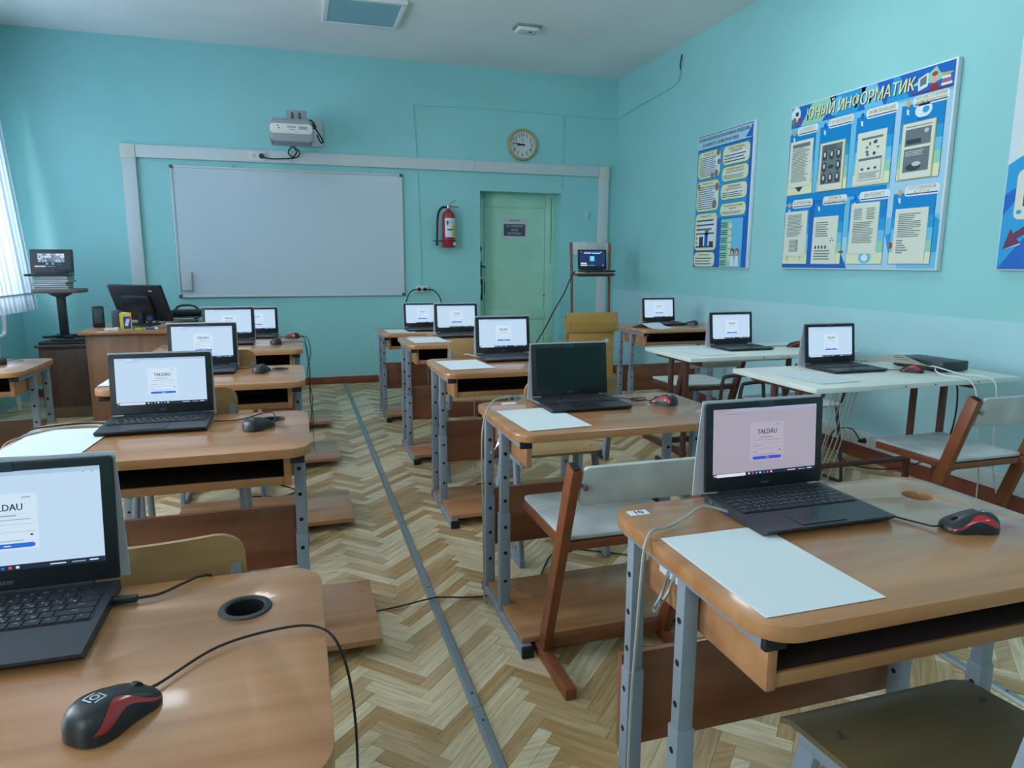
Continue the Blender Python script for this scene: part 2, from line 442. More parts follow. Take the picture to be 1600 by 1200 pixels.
# baseboards
struct(MB().box(((XL+DX0)/2, YB-.012, .035), (DX0-XL, .024, .07), .006).build('baseboard_back', 'baseboard_paint'))
struct(MB().box(((XR+DX1)/2, YB-.012, .035), (XR-DX1, .024, .07), .006).build('baseboard_back', 'baseboard_paint'))
struct(MB().prism([(0, 0), (.03, 0), (.03, .02), (.022, .045), (.022, .062), (.012, .08), (0, .08)], YF+.01, YB-.03, 'xz').xform(Matrix.Translation((XR-.003, 0, 0)) @ Matrix.Diagonal((-1, 1, 1, 1))).build('baseboard_right', 'baseboard_paint'))
# white floor-level trunking on the right wall, with its outlets
tr = struct(MB().box((XR-.022, 2.3, .125), (.035, 5.2, .085), .004).build('trim_5', 'trunking'))
for yy in (3.62, 3.46, 3.30, 3.08):
    s = MB().box((XR-.043, yy, .125), (.008, .075, .075), .003).build('socket_plate', 'white_plastic', tr)
    MB().cyl((XR-.046, yy, .125), (XR-.0485, yy, .125), .019, 16).build('socket_well', 'trunking_cream', s)
    for d in (-.009, .009): MB().cyl((XR-.0484, yy+d, .125), (XR-.0488, yy+d, .125), .003, 8).build('socket_hole', 'hole_dark', s)
# cable trunking framing the whiteboard and door
TZ0, TZ1 = 2.098, 2.205
struct(MB().box(((-1.30+3.12)/2, YB-.02, (TZ0+TZ1)/2), (4.42, .04, TZ1-TZ0), .004).build('trim_1', 'trunking'))
struct(MB().box((-1.358, YB-.02, 1.19), (.112, .04, 1.80), .004).build('trim_2', 'trunking'))
struct(MB().box((3.18, YB-.02, 1.12), (.105, .04, 1.95), .004).build('trim_3', 'trunking'))
cc = struct(MB().box((-1.358, YB-.023, 2.148), (.122, .046, .122), .004).build('trim_4', 'trunking_cream'))
cc = struct(MB().box((3.18, YB-.023, 2.146), (.115, .046, .122), .004).build('trim_6', 'trunking_cream'))
for x in (1.76, 0.012): struct(MB().box((x, YB-.0405, (TZ0+TZ1)/2), (.004, .002, TZ1-TZ0)).build('trim_7', 'grey_plastic'))
# windows in the left wall
for i, (a, b) in enumerate(WINDOWS):
    wf = MB(); x = XL-.2
    for zz in (WZ0+.03, WZ1-.03, WZ1-.5): wf.box((x, (a+b)/2, zz), (.06, b-a, .06))
    for yy in (a+.03, (a+b)/2, b-.03): wf.box((x, yy, (WZ0+WZ1)/2), (.06, .06, WZ1-WZ0))
    w = struct(wf.build('window_%d' % (i+1), 'glass_frame', smooth=0))
    for (p, q) in ((a, (a+b)/2), ((a+b)/2, b)):
        for z0, z1 in ((WZ0, WZ1-.5), (WZ1-.5, WZ1)):
            MB().box((x, (p+q)/2, (z0+z1)/2), (.006, q-p-.08, z1-z0-.08)).build('window_pane', 'glass', w, smooth=0)
    MB().box((XL-.06, (a+b)/2, WZ0-.015), (.30, b-a+.1, .03), .006).build('window_sill', 'white_plastic', w)
# door in its recess
d1 = struct(MB().box(((DX0+DX1)/2, YB+.225, DZ/2), (DX1-DX0, .05, DZ)).build('door_1', 'door_paint', smooth=0))
for x, w_ in ((DX0+.045, .09), (DX1-.055, .11)): MB().box((x, YB+.193, DZ/2), (w_, .016, DZ), .003).build('door_stile', 'door_paint', d1)
for z, h in ((DZ-.075, .13), (.64, .10), (.1, .2)): MB().box(((DX0+DX1)/2, YB+.193, z), (DX1-DX0-.2, .016, h), .003).build('door_rail', 'door_paint', d1)
for z0, z1 in ((.69, DZ-.14), (.2, .59)):
    for (p, q, h) in (((DX0+.1, z0), (DX1-.12, z0), .012), ((DX0+.1, z1), (DX1-.12, z1), .012)):
        MB().box(((p[0]+q[0])/2, YB+.196, p[1]), (q[0]-p[0], .014, h), .003).build('panel_bead', 'door_paint', d1)
    for x in (DX0+.1, DX1-.12): MB().box((x, YB+.196, (z0+z1)/2), (.012, .014, z1-z0), .003).build('panel_bead', 'door_paint', d1)
MB().box((DX0+.045, YB+.182, 1.34), (.035, .008, .05), .003).build('latch', 'metal_dark', d1)
h = MB().box((DX0+.04, YB+.182, 1.13), (.045, .01, .16), .003); h.tube([(DX0+.05, YB+.175, 1.16), (DX0+.05, YB+.14, 1.16), (DX0+.075, YB+.135, 1.155), (DX0+.09, YB+.14, 1.15)], .009, 8); h.build('door_handle', 'metal_dark', d1)
h = MB(); h.tube([(DX0+.055, YB+.18, 1.0), (DX0+.055, YB+.145, .98), (DX0+.055, YB+.145, .86), (DX0+.055, YB+.18, .84)], .008, 8, sub=5); h.box((DX0+.055, YB+.183, 1.0), (.035, .006, .05)); h.box((DX0+.055, YB+.183, .83), (.035, .006, .06)); h.build('pull_handle', 'metal_dark', d1)
MB().box((DX0+.093, YB+.183, .93), (.008, .004, .14)).build('lock_strip', 'metal_dark', d1)
MB().cyl((DX1-.115, YB+.186, .845), (DX1-.115, YB+.176, .845), .008, 8).build('door_stud', 'metal_dark', d1)
MB().tube([(DX1-.045, YB+.18, DZ-.03), (DX1-.04, YB+.18, 1.6), (DX1-.048, YB+.18, 1.2)], .002, 5).build('crack_seam', 'metal_dark', d1)
MB().box(((DX0+DX1)/2, YB+.12, .004), (DX1-DX0, .22, .008)).build('threshold', 'baseboard_paint', d1)

# ------------------------------------------------------------------ ceiling fixtures
emat('lamp_lit', (0.93, 0.98, 1.0, 1), CEILING_LAMP_POWER)
def ceiling_panel(x, y, lit, label):
    t = thing('ceiling_light', label, 'ceiling light', (x, y, ZC), group='square ceiling panel lights')
    f = MB()
    for sx, sy, wx, wy in ((0, -.28, .60, .04), (0, .28, .60, .04), (-.28, 0, .04, .52), (.28, 0, .04, .52)):
        f.box((sx, sy, -.014), (wx, wy, .028), .004)
    f.build('frame', 'glass_frame', t)
    MB().box((0, 0, -.020), (.52, .52, .006)).build('diffuser', 'lamp_lit' if lit else 'diffuser_off', t)
    MB().box((0, 0, -.006), (.52, .52, .01)).build('back_plate', 'white_plastic', t)
ceiling_panel(.585, 5.80, False, 'square ceiling panel light switched off, above the projector')
for x, y, lb in ((-.72, 4.02, 'lit square ceiling panel above the left row of desks'), (2.25, 3.45, 'lit square ceiling panel added out of view to brighten the white tables'),  # second panel is an unseen addition, placed to brighten tables and right wall
                 (-.72, 1.0, 'unlit square ceiling panel above the nearest left desk'), (1.85, 1.0, 'unlit square ceiling panel above the nearest right desk'),
                 (-1.25, -2.0, 'lit square ceiling panel behind the camera on the window side'), (1.85, -2.0, 'lit square ceiling panel behind the camera on the wall side')):
    ceiling_panel(x, y, not lb.startswith('unlit'), lb)
t = thing('smoke_alarm', 'small white box detector on the ceiling near the right wall', 'detector', (1.90, 5.77, ZC))
MB().box((0, 0, -.006), (.22, .16, .012), .003).build('base_plate', 'grey_plastic', t)
MB().prism(rrect(-.09, -.065, .09, .065, .02), -.045, -.012, bev=.012).build('housing', 'white_plastic', t)
MB().box((.02, -.02, -.046), (.02, .02, .004)).build('indicator', 'dark_grey', t)

# ------------------------------------------------------------------ window blind and radiator at the left edge
t = thing('vertical_blind', 'white vertical fabric blind hanging over the window at left edge', 'blind', (XL+.06, 0, 0))
MB().box((0, 5.5, 2.80), (.05, 2.5, .05), .005).build('head_rail', 'white_plastic', t)
rnd = random.Random(3)
for i in range(27):
    yy = 6.70-i*.086
    b = MB(); w = .098; n = 6; vs = []; fs = []
    for k in range(n+1):
        s_ = (k/n-.5)
        xx = .012*math.cos(s_*PI)
        for z in (.80, .93, 2.78): vs.append((xx+.15*(2.78-z)/1.98, s_*w, z))
    for k in range(n):
        for j in range(2): fs.append((k*3+j, k*3+3+j, k*3+4+j, k*3+1+j))
    m_ = [(-v[0]-.001, v[1], v[2]) for v in vs]
    b.add(vs, fs); b.build('slat', 'blind', t, loc=(rnd.uniform(-.004, .004), yy, 0), rot=(0, 0, math.radians(rnd.uniform(1, 5))))
MB().box((0.144, 5.56, .935), (.016, 2.27, .012)).build('hem_bar', 'fabric_white', t)
t = thing('radiator', 'white sectional radiator and pipe below the window blind', 'radiator', (XL+.1, 0, 0))
for i in range(14): MB().box((0, 6.05-i*.08, .42), (.09, .066, .50), .018).build('section', 'white_plastic', t)
MB().tube([(0, 6.05, .62), (0, 6.22, .62), (.0, 6.30, .64), (0, 6.32, .72), (0, 6.32, .9)], .016, 10, sub=4).build('pipe', 'white_plastic', t)
MB().tube([(0, 6.05, .22), (0, 6.38, .22), (0, 6.42, .18), (0, 6.42, 0)], .016, 10, sub=4).build('return_pipe', 'white_plastic', t)
# ------------------------------------------------------------------ school desks
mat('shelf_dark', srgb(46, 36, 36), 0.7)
wood('laminate_mid', srgb(142, 90, 64), srgb(170, 114, 84), 0.3, (0.8, 9, 9), coat=0.4)
DW, DD = 0.78, 0.51
HOLE = MB().cyl((-.001, 0, 0), (.001, 0, 0), .0062, 10).mesh('adjustment_hole', 'hole_dark')
def school_desk(x0, yf, zt, label, hole=None, board='m', hook=False, group='brown laminate school desks', panel=True, shelf=True, drop=.125, sf=-.17):
    t = thing('school_desk', label, 'desk', (x0+DW/2, yf+DD/2, 0), group=group)
    hx, hy = DW/2, DD/2
    hc = (hx-.108, hy-.125)
    holes = [[(hc[0]+.030*math.cos(2*PI*k/24), hc[1]+.030*math.sin(2*PI*k/24)) for k in range(24)]] if hole else []
    top = MB().prism(rrect(-hx, -hy, hx, hy, .062, 8), zt-.025, zt, bev=.004, holes=holes).build('tabletop', 'laminate', t)
    if hole == 'ring':
        MB().lathe([(.026, zt-.03), (.026, zt+.001), (.0285, zt+.003), (.0355, zt+.0025), (.037, zt), (.030, zt), (.030, zt-.03), (.026, zt-.03)], (hc[0], hc[1], 0), 28).build('grommet', 'black_plastic', top)
    for s in (-1, 1):
        x = s*(hx-.036)
        fr = MB().box((x, .0, zt-.036), (.036, .44, .021), .003).build('top_bar', 'frame_grey', t)
        MB().box((x, -.225, zt-.036), (.037, .012, .022), .002).build('end_cap', 'frame_cap', fr)
        for y in (.0, .19):
            leg = MB().box((x, y, .20), (.036, .034, .35), .003)
            leg = leg.build('leg', 'frame_grey', t)
            MB().box((x, y, (.37+zt-.045)/2), (.029, .027, zt-.045-.37), .002).build('leg_insert', 'frame_grey', leg)
            sd = -1 if x0 > 0 else 1            # the drilled face looks into the aisle
            for z, big in ((.14, 1), (.24, 1), (.33, 1), (.42, 0), (.50, 0), (.58, 0)):
                if z > zt-.08: continue
                if yf < 1: link('adjustment_hole', HOLE, leg, (x+sd*((.018 if big else .0145)-.0002), y, z))
                else: link('adjustment_hole', HOLE, leg, (x, y-(.017 if big else .0135)+.0002, z), (0, 0, PI/2))
        ft = MB().box((x, -.02, .018), (.036, .46, .034), .003).build('foot_bar', 'frame_grey', t)
        for y in (-.256, .216): MB().box((x, y, .018), (.038, .014, .036), .003).build('end_cap', 'frame_cap', ft)
    # open book shelf hung under the top
    for s in (-1, 1): MB().box((s*.325, (sf+.18)/2, zt-(drop+.036)/2), (.018, .18-sf, drop-.036), .002).build('shelf_side', 'laminate', t) if shelf or s < 0 else None
    if shelf:
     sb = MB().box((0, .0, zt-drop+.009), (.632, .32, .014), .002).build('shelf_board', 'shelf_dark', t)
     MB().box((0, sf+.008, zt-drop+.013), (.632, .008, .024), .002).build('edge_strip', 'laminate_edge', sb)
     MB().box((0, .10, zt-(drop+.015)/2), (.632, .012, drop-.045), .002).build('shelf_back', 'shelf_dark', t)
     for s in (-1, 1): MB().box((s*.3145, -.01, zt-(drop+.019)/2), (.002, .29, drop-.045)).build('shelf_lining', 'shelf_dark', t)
    if panel: MB().box((0, .222, .282), (.735, .016, .215), .002).build('modesty_panel', 'laminate_dark', t)
    b0, b1, c0, c1 = (-.365, .365, -.235, .165) if board == 'm' else (-.19, .575, -.13, .285)
    fb = MB().box(((b0+b1)/2, (c0+c1)/2, .046), (b1-b0, c1-c0, .020), .002).build('foot_board', 'laminate', t)
    for y in ((c0+c1)/2-.07, (c0+c1)/2+.07): MB().cyl((hx-.036, y, .0555), (hx-.036, y, .058), .006, 10).build('screw', 'screw', fb)
    if hook:
        hk = MB().tube([(-hx+.053, .075, zt-.075), (-hx+.04, .075, zt-.11), (-hx+.018, .07, zt-.13), (-hx+.008, .05, zt-.122), (-hx+.008, .04, zt-.10)], .0035, 6, sub=4)
        hk.tube([(-hx+.053, .095, zt-.075), (-hx+.04, .095, zt-.12), (-hx+.022, .09, zt-.142), (-hx+.012, .07, zt-.135)], .0035, 6, sub=4)
        hk.build('bag_hook', 'steel', t)
        MB().box((-hx+.055, .085, zt-.08), (.003, .09, .018)).build('hook_plate', 'trunking', t)
    return t
R1 = dict(x=.585, y=.72, z=.700); F1 = dict(x=-.765, y=.61, z=.700)
DESKS = [
 ('F1', -.765, .61, .700, 'brown laminate desk nearest at lower left with black-rimmed cable hole', 'ring', 'l', False),
 ('L2', -.765, 1.86, .705, 'second desk of the left row, with all-black mouse and rimmed cable hole', 'ring', 'l', False),
 ('L3', -.765, 2.92, .710, 'third desk of the left row, behind the desk with the large login screen', 'ring', 'l', False),
 ('L4', -.765, 3.95, .718, 'fourth desk of the left row, in front of the last one by the whiteboard', None, 'l', False),
 ('L5', -.765, 4.95, .660, 'farthest desk of the left row, below the whiteboard', None, 'l', False),
 ('R1', .585, .72, .700, 'brown laminate desk nearest at lower right with bare cable hole and number sticker', 'bare', 'm', True),
 ('M2', .585, 1.84, .700, 'desk of the middle row carrying the laptop with the dark screen', None, 'm', True),
 ('M3', .600, 2.93, .712, 'middle-row desk just behind the one with the dark laptop', None, 'm', False),
 ('M4', .600, 3.98, .718, 'fourth desk of the middle row, second from the back wall', None, 'm', False),
 ('M5', .585, 5.15, .668, 'farthest desk of the middle row, near the green door', None, 'm', False),
 ('B3', 2.40, 4.52, .712, 'brown desk in the right row beside the pine table and corner', None, 'm', False),
 ('FL', -1.99, 3.58, .700, 'brown desk cut by the left picture edge, in front of the dark cabinet', None, 'm', False),
]
DZT = {}; DESK = {}
for k, x0, yf, zt, lb, ho, bo, hk in DESKS:
    DESK[k] = school_desk(x0, yf, zt, lb, ho, bo, hk, shelf=(k != 'M2'), drop=.142 if k in ('R1', 'F1') else .125, sf=-.19 if k == 'R1' else -.17); DZT[k] = zt
# number sticker on the nearest right desk, blank tag on the dark-screen desk
st = MB().box((.630, 1.182, .7004), (.042, .024, .0008)).build('number_sticker', 'paper'); tag(st, 'small white number 10 sticker at the back corner of nearest right desk', 'sticker')
vs, fs = text('10', .022, .0006)
MB().add([(.630+v[0], 1.182+v[1], .7010) for v in vs], fs).build('number', 'ink', st, smooth=0)
st = MB().box((.70, 2.30, .7004), (.05, .026, .0008)).build('blank_sticker', 'paper'); tag(st, 'small blank white sticker at back edge of the dark-screen laptop desk', 'sticker')

# ------------------------------------------------------------------ plywood chairs on grey frames
def plywood_chair(x, y, label, top=.76, rz=0.0, seat_mat='plywood', zs=.44):
    t = thing('plywood_chair', label, 'chair', (x, y, 0), rz, group='plywood chairs with grey tube frames')
    # seat: bent at its front edge
    n = 14; vs = []; fs = []
    prof = []
    for i in range(n+1):
        yy = -.19+.38*i/n
        z = zs+.010*math.cos(i/n*PI)+(-.045*((max(0, yy-.12))/.07)**2)
        prof.append((yy, z))
    m = 10
    for th in (0, -.010):
        for yy, z in prof:
            r = .05; e = 0
            if yy < -.19+r: e = r-math.sqrt(max(0, r*r-(-.19+r-yy)**2))
            if yy > .19-r: e = r-math.sqrt(max(0, r*r-(yy-.19+r)**2))
            for k in range(m+1): vs.append(((-.19+e)+(.38-2*e)*k/m, yy, z+th))
    N = (n+1)*(m+1)
    for i in range(n):
        for k in range(m):
            a = i*(m+1)+k; fs.append((a, a+1, a+m+2, a+m+1)); fs.append((N+a, N+a+m+1, N+a+m+2, N+a+1))
    rim = [k for k in range(m)]+[i*(m+1)+m for i in range(n)]+[n*(m+1)+k for k in range(m, 0, -1)]+[i*(m+1) for i in range(n, 0, -1)]
    for i in range(len(rim)): a, b = rim[i], rim[(i+1) % len(rim)]; fs.append((a, N+a, N+b, b))
    st = MB().add(vs, fs).build('seat', seat_mat, t)
    for sx in (-.15, .15):
        for sy in (-.10, .07): MB().cyl((sx, sy, zs+.002), (sx, sy, zs+.0012+.010*math.cos((sy+.19)/.38*PI)), .0045, 10).build('rivet', 'metal_dark', st)
    # curved backrest
    vs = []; fs = []; nx, nz = 14, 6; hb = .20
    out = [(a, b) for a, b in rrect(-.19, 0, .19, hb, .045, 5)]
    def bz(xx, zz): return -.215-.035*(1-(xx/.19)**2)-.12*(zz/hb)*.35
    b = MB().prism(out, 0, .010, 'xz')
    # subdivide by slicing so the sheet can bend
    bm = bmesh.new(); me = b.mesh('tmp', None, 0); bm.from_mesh(me); bpy.data.meshes.remove(me)
    for i in range(1, 12):
        bmesh.ops.bisect_plane(bm, geom=list(bm.verts)+list(bm.edges)+list(bm.faces), plane_co=(-.19+.38*i/12, 0, 0), plane_no=(1, 0, 0))
    bm.verts.index_update()
    vs = [(v.co.x, v.co.y+bz(v.co.x, v.co.z), v.co.z+top-hb) for v in bm.verts]; fs = [[v.index for v in f.verts] for f in bm.faces]; bm.free()
    MB().add(vs, fs).build('backrest', 'plywood', t)
    for s in (-1, 1):
        x_ = s*.172
        MB().bar((x_, .10, zs-.035), (x_*1.08, .19, .03), .02, .036, .004, (0, 1, 0)).build('leg', 'frame_grey', t)
        MB().bar((x_, -.08, zs-.02), (x_*1.08, -.20, .03), .02, .036, .004, (0, 1, 0)).build('leg', 'frame_grey', t)
        MB().bar((x_*1.08, .22, .018), (x_*1.08, -.22, .018), .022, .034, .004).build('floor_runner', 'frame_grey', t)
        MB().bar((x_, .12, zs-.034), (x_, -.20, zs-.022), .022, .026, .004).build('seat_rail', 'frame_grey', t)
        MB().bar((x_, -.19, zs-.03), (x_, -.235, top-.06), .022, .034, .004, (0, 1, 0)).build('back_post', 'frame_grey', t)
    for yy, zz in ((.09, zs-.045), (-.14, .22)): MB().bar((-.17, yy, zz), (.17, yy, zz), .02, .02, .003).build('cross_bar', 'frame_grey', t)
    return t
plywood_chair(.930, .708, 'plywood seat chair at the lower right corner before the nearest right desk', .74, seat_mat='shaded_seat_and_plinth', zs=.464)
plywood_chair(-.30, 1.475, 'plywood chair whose rounded backrest shows just behind the nearest left desk', .735)
plywood_chair(-.40, 2.70, 'plywood chair tucked at the third left desk, backrest beside the large login screen', .785)
plywood_chair(-.395, 3.74, 'plywood chair at the fourth left desk, mostly hidden by laptops', .785)
plywood_chair(.985, 2.66, 'plywood chair pushed under the desk behind the dark-screen laptop', .765)
plywood_chair(.935, 3.80, 'plywood chair with pale backrest standing before the fourth middle desk', .80)

# ------------------------------------------------------------------ brown-painted square-tube chairs with white boards
def brown_chair(x, y, label, rz=0.0, frame='brown_paint', zback=.667):
    """x,y: floor point under the middle of the seat; faces +y"""
    t = thing('cantilever_chair', label, 'chair', (x, y, 0), rz, group='white board chairs with brown tube frames')
    zs = .425
    for s in (-1, 1):
        xx = s*.205
        MB().bar((xx, -.27, .018), (xx, .25, .018), .034, .034, .003).build('floor_runner', frame, t)
        MB().bar((xx*.99, -.045, .03), (xx*1.0, -.262, zback), .028, .046, .003, (0, 1, 0)).build('post', frame, t)
        MB().bar((xx*.92, -.19, zs-.014), (xx*.92, .18, zs-.014), .026, .028, .003).build('seat_rail', frame, t)
        MB().box((xx, -.2655, zback+.0022), (.020, .036, .0016), rot=Matrix.Rotation(.3, 3, 'X')).build('tube_opening', 'hole_dark', t)
        MB().cyl((xx*.88, -.262, zback-.05), (xx*.88, -.285, zback-.055), .008, 10).build('bolt', 'steel', t)
    MB().bar((-.2, -.045, .05), (.2, -.045, .05), .03, .034, .003).build('stretcher', frame, t)
    MB().bar((-.19, -.17, zs-.016), (.19, -.17, zs-.016), .024, .024, .003).build('seat_bar', frame, t)
    MB().prism(rrect(-.195, -.175, .195, .20, .02), zs, zs+.012, bev=.003).build('seat', 'chair_white', t)
    R = Matrix.Rotation(math.radians(17), 3, 'X')
    b = MB().prism(rrect(-.186, -.060, .186, .060, .015), -.006, .006, 'xz', bev=.002)
    b.xform(Matrix.Translation((0, -.262, zback-.055)) @ Matrix.Rotation(math.radians(17), 4, 'X')).build('backrest', 'chair_white', t)
    return t
brown_chair(.875, 1.875, 'brown tube chair with worn white boards between the two nearest right desks')
brown_chair(2.60, 2.165, 'brown tube chair with white boards cut by the right picture edge', 0, 'brown_paint', .70)
brown_chair(2.47, 3.95, 'brown tube chair with white seat in front of the right-row brown desk', 0, 'dark_brown_paint')
def tube_chair(x, y, label, rz=0):
    t = thing('tube_chair', label, 'chair', (x, y, 0), rz, group='chairs of thin bent dark tube')
    MB().prism(rrect(-.2, -.18, .2, .19, .025), .43, .444, bev=.003).build('seat', 'chair_white', t)
    for s in (-1, 1):
        xx = s*.19
        MB().tube([(xx, .20, .012), (xx, .12, .012), (xx, -.16, .012), (xx, -.2, .03), (xx, -.17, .22), (xx, -.13, .40), (xx, -.15, .44), (xx, -.20, .60), (xx, -.22, .66)], .009, 8, sub=5).build('side_frame', 'thin_tube', t)
        MB().tube([(xx, .20, .012), (xx, .20, .2), (xx, .19, .40), (xx, .15, .425), (xx, -.13, .42)], .009, 8, sub=5).build('leg', 'thin_tube', t)
    MB().tube([(-.19, -.22, .66), (-.15, -.225, .69), (0, -.23, .70), (.15, -.225, .69), (.19, -.22, .66)], .009, 8, sub=5).build('back_hoop', 'thin_tube', t)
    MB().bar((-.19, .19, .32), (.19, .19, .32), .016, .016, .003).build('cross_bar', 'thin_tube', t)
tube_chair(2.62, 3.16, 'thin dark tube chair with white seat tucked under the middle white table')
# empty bent-tube loops standing beside the white tables (a stool frame without its seat)
def tube_stool(x, y, label, rz):
    t = thing('stool_frame', label, 'stool frame', (x, y, 0), rz)
    for s in (-1, 1):
        xx = s*.11
        MB().tube([(xx, -.14, .01), (xx, -.13, .3), (xx, -.11, .56), (xx, -.07, .60), (xx, .08, .60), (xx, .12, .56), (xx, .13, .3), (xx, .14, .01)], .010, 8, sub=5).build('bent_leg', 'thin_tube', t)
    for yy in (-.13, .13): MB().bar((-.11, yy, .30), (.11, yy, .30), .016, .016, .003).build('cross_bar', 'thin_tube', t)
tube_stool(2.25, 3.02, 'seatless frame of bent dark tube between the white tables', math.radians(80))

# ------------------------------------------------------------------ white tables along the right wall
def white_table(x0, y0, x1, y1, zt, label):
    cx, cy = (x0+x1)/2, (y0+y1)/2; hx, hy = (x1-x0)/2, (y1-y0)/2
    t = thing('white_table', label, 'table', (cx, cy, 0), group='white tables along the right wall')
    MB().box((0, 0, zt-.011), (2*hx, 2*hy, .022), .003).build('tabletop', 'table_white', t)
    MB().box((0, .06, zt-.05), (2*hx-.5, .02, .06), .002).build('apron', 'table_white', t)
    for x in (-hx+.07, hx-.23):
        for y in (-.10, .06):
            MB().tube([(x, y, zt-.022), (x, y, .12), (x+.004, y, .05), (x+.03, y*1.1, .015)], .0165, 10, sub=4).build('leg', 'dark_brown_paint', t)
        MB().tube([(x, -.24, zt-.036), (x, .22, zt-.036)], .013, 8).build('top_rail', 'dark_brown_paint', t)
        MB().tube([(x+.03, -.25, .016), (x+.03, .24, .016)], .0155, 8).build('foot', 'dark_brown_paint', t)
    MB().tube([(-hx+.07, .06, .25), (hx-.23, .06, .25)], .014, 8).build('stretcher', 'dark_brown_paint', t)
    for x in (-.1, .06, .3): MB().cyl((x, -hy-.0005, zt-.012), (x, -hy+.004, zt-.012), .004, 8).build('screw', 'metal_dark', t)
white_table(1.965, 2.235, 3.07, 2.80, .700, 'white table nearest on the right, carrying the black network switch')
white_table(1.965, 3.17, 3.07, 3.68, .700, 'white table behind the one with the network switch')

# ------------------------------------------------------------------ pine table in the corner with a chair on top
t = thing('pine_table', 'low pine table with knotty boards in the corner by the door', 'table', (2.605, 6.1, 0))
MB().box((.03, -.02, .655), (.40, .33, .02), .002).build('tabletop', 'pine', t)
ub = MB().box((0, -.19, .655), (.515, .02, .18), .003).build('upper_board', 'pine', t)
lb_ = MB().box((.005, -.165, .33), (.45, .018, .46), .003).build('lower_board', 'pine', t)
for x, z in ((-.11, .05), (.2, .03), (.04, -.04), (-.225, -.0), (-.22, -.025)): MB().lathe([(0, .0012), (.004, .001), (.0055, .0004)], (x, -.201, .655+z), 10, 'y').build('knot', 'baseboard_paint', ub)
MB().lathe([(0, .0012), (.004, .001), (.0055, .0004)], (.08, -.175, .49), 10, 'y').build('knot', 'baseboard_paint', lb_)
MB().box((.155, -.1752, .48), (.035, .0008, .03)).build('tag', 'paper', lb_)
for x in (-.13, .20):
    MB().box((x, .11, .322), (.035, .04, .644), .003).build('leg', 'pine', t)
    MB().box((x, -.13, .322), (.035, .04, .644), .003).build('leg', 'pine', t)
t = thing('tabletop_chair', 'brown tube chair with white boards standing on the pine table', 'chair', (2.675, 6.14, .6655))
for s in (-1, 1):
    x = s*.2
    MB().tube([(x*.96, -.02, .02), (x*.97, 0, .44), (x, .02, .72)], .013, 8).build('post', 'brown_paint', t)
    MB().bar((x*.96, -.14, .013), (x*.96, .12, .013), .024, .024, .003).build('floor_runner', 'brown_paint', t)
    MB().bar((x*.93, -.13, .424), (x*.93, .02, .424), .018, .02, .003).build('seat_rail', 'brown_paint', t)
MB().bar((-.19, -.02, .03), (.19, -.02, .03), .022, .022, .003).build('stretcher', 'brown_paint', t)
MB().bar((-.18, -.11, .42), (.18, -.11, .42), .012, .028, .002).build('seat_bar', 'dark_brown_paint', t)
MB().prism(rrect(-.18, -.15, .18, .10, .03), .436, .447, bev=.003).build('seat', 'chair_white', t)
b = MB().prism(rrect(-.182, -.06, .182, .06, .02), -.006, .006, 'xz', bev=.002); b.xform(Matrix.Translation((0, .015, .665)) @ Matrix.Rotation(math.radians(-5), 4, 'X')).build('backrest', 'chair_white', t)

# ------------------------------------------------------------------ teacher's corner
t = thing('teacher_desk', "brown laminate teacher's desk end-on below the computer monitor", 'desk', (-1.09, 5.75, 0))
MB().box((0, 0, .7155), (.66, .98, .025), .003).build('tabletop', 'laminate', t)
MB().box((.0, -.43, .351), (.60, .02, .702), .002).build('side_panel', 'desk_side', t)
MB().box((.0, .43, .351), (.60, .02, .702), .002).build('side_panel', 'desk_side', t)
MB().box((.28, 0, .45), (.018, .84, .45), .002).build('front_panel', 'desk_side', t)
t = thing('low_cabinet', 'dark brown low cabinet standing left of the teacher desk', 'cabinet', (-1.67, 6.22, 0))
MB().box((0, 0, .32), (.44, .44, .46), .003).build('body', 'cabinet_dark', t)
MB().box((0, 0, .558), (.48, .48, .02), .003).build('top', 'cabinet_dark', t)
dr = MB().box((.0, -.2225, .32), (.40, .006, .42), .002).build('door', 'cabinet_dark', t)
MB().box((.15, -.228, .36), (.012, .01, .06), .002).build('handle', 'metal_dark', dr)
MB().box((0, .0, .046), (.42, .42, .088)).build('plinth', 'shaded_seat_and_plinth', t)
# black slabs stacked on the cabinet
for i, (w, d, x, y, lb) in enumerate(((.46, .36, 0, .0, 'closed black slab case lying on the low cabinet, lowest of two'), (.36, .28, .03, -.01, 'closed black slab case lying on the low cabinet, upper one'))):
    z = .5685+i*.0185
    o = MB().prism(rrect(-w/2, -d/2, w/2, d/2, .012), 0, .018, bev=.003).build('closed_laptop', 'black_plastic', None, loc=(-1.67+x, 6.22+y, z)); tag(o, lb, 'closed laptop', 'black slabs on the low cabinet')
    MB().box((0, -d/2-.0005, .009), (w*.9, .001, .002)).build('seam', 'dark_grey', o)
t = thing('pedestal_stand', 'stool-like pedestal with brown seat and black column holding books and laptop', 'stand', (-1.765, 6.22, .6055))
b = MB()
for k in range(4):
    a = k*PI/2+.5; b.bar((0, 0, .014), (.15*math.cos(a), .15*math.sin(a), .010), .05, .018, .004)
b.build('base', 'black_plastic', t)
MB().box((0, 0, .18), (.055, .05, .34), .006).build('column', 'black_plastic', t)
MB().lathe([(0, .31), (.03, .312), (.075, .335), (.09, .348), (0, .35)], (0, 0, 0), 20).build('seat_cup', 'seat_brown', t)
MB().prism(rrect(-.17, -.14, .17, .14, .06), .348, .378, bev=.010).build('seat', 'seat_brown', t)
mat('page_stack', srgb(150, 154, 156), 0.8)
rnd = random.Random(8); z = .6055+.3785
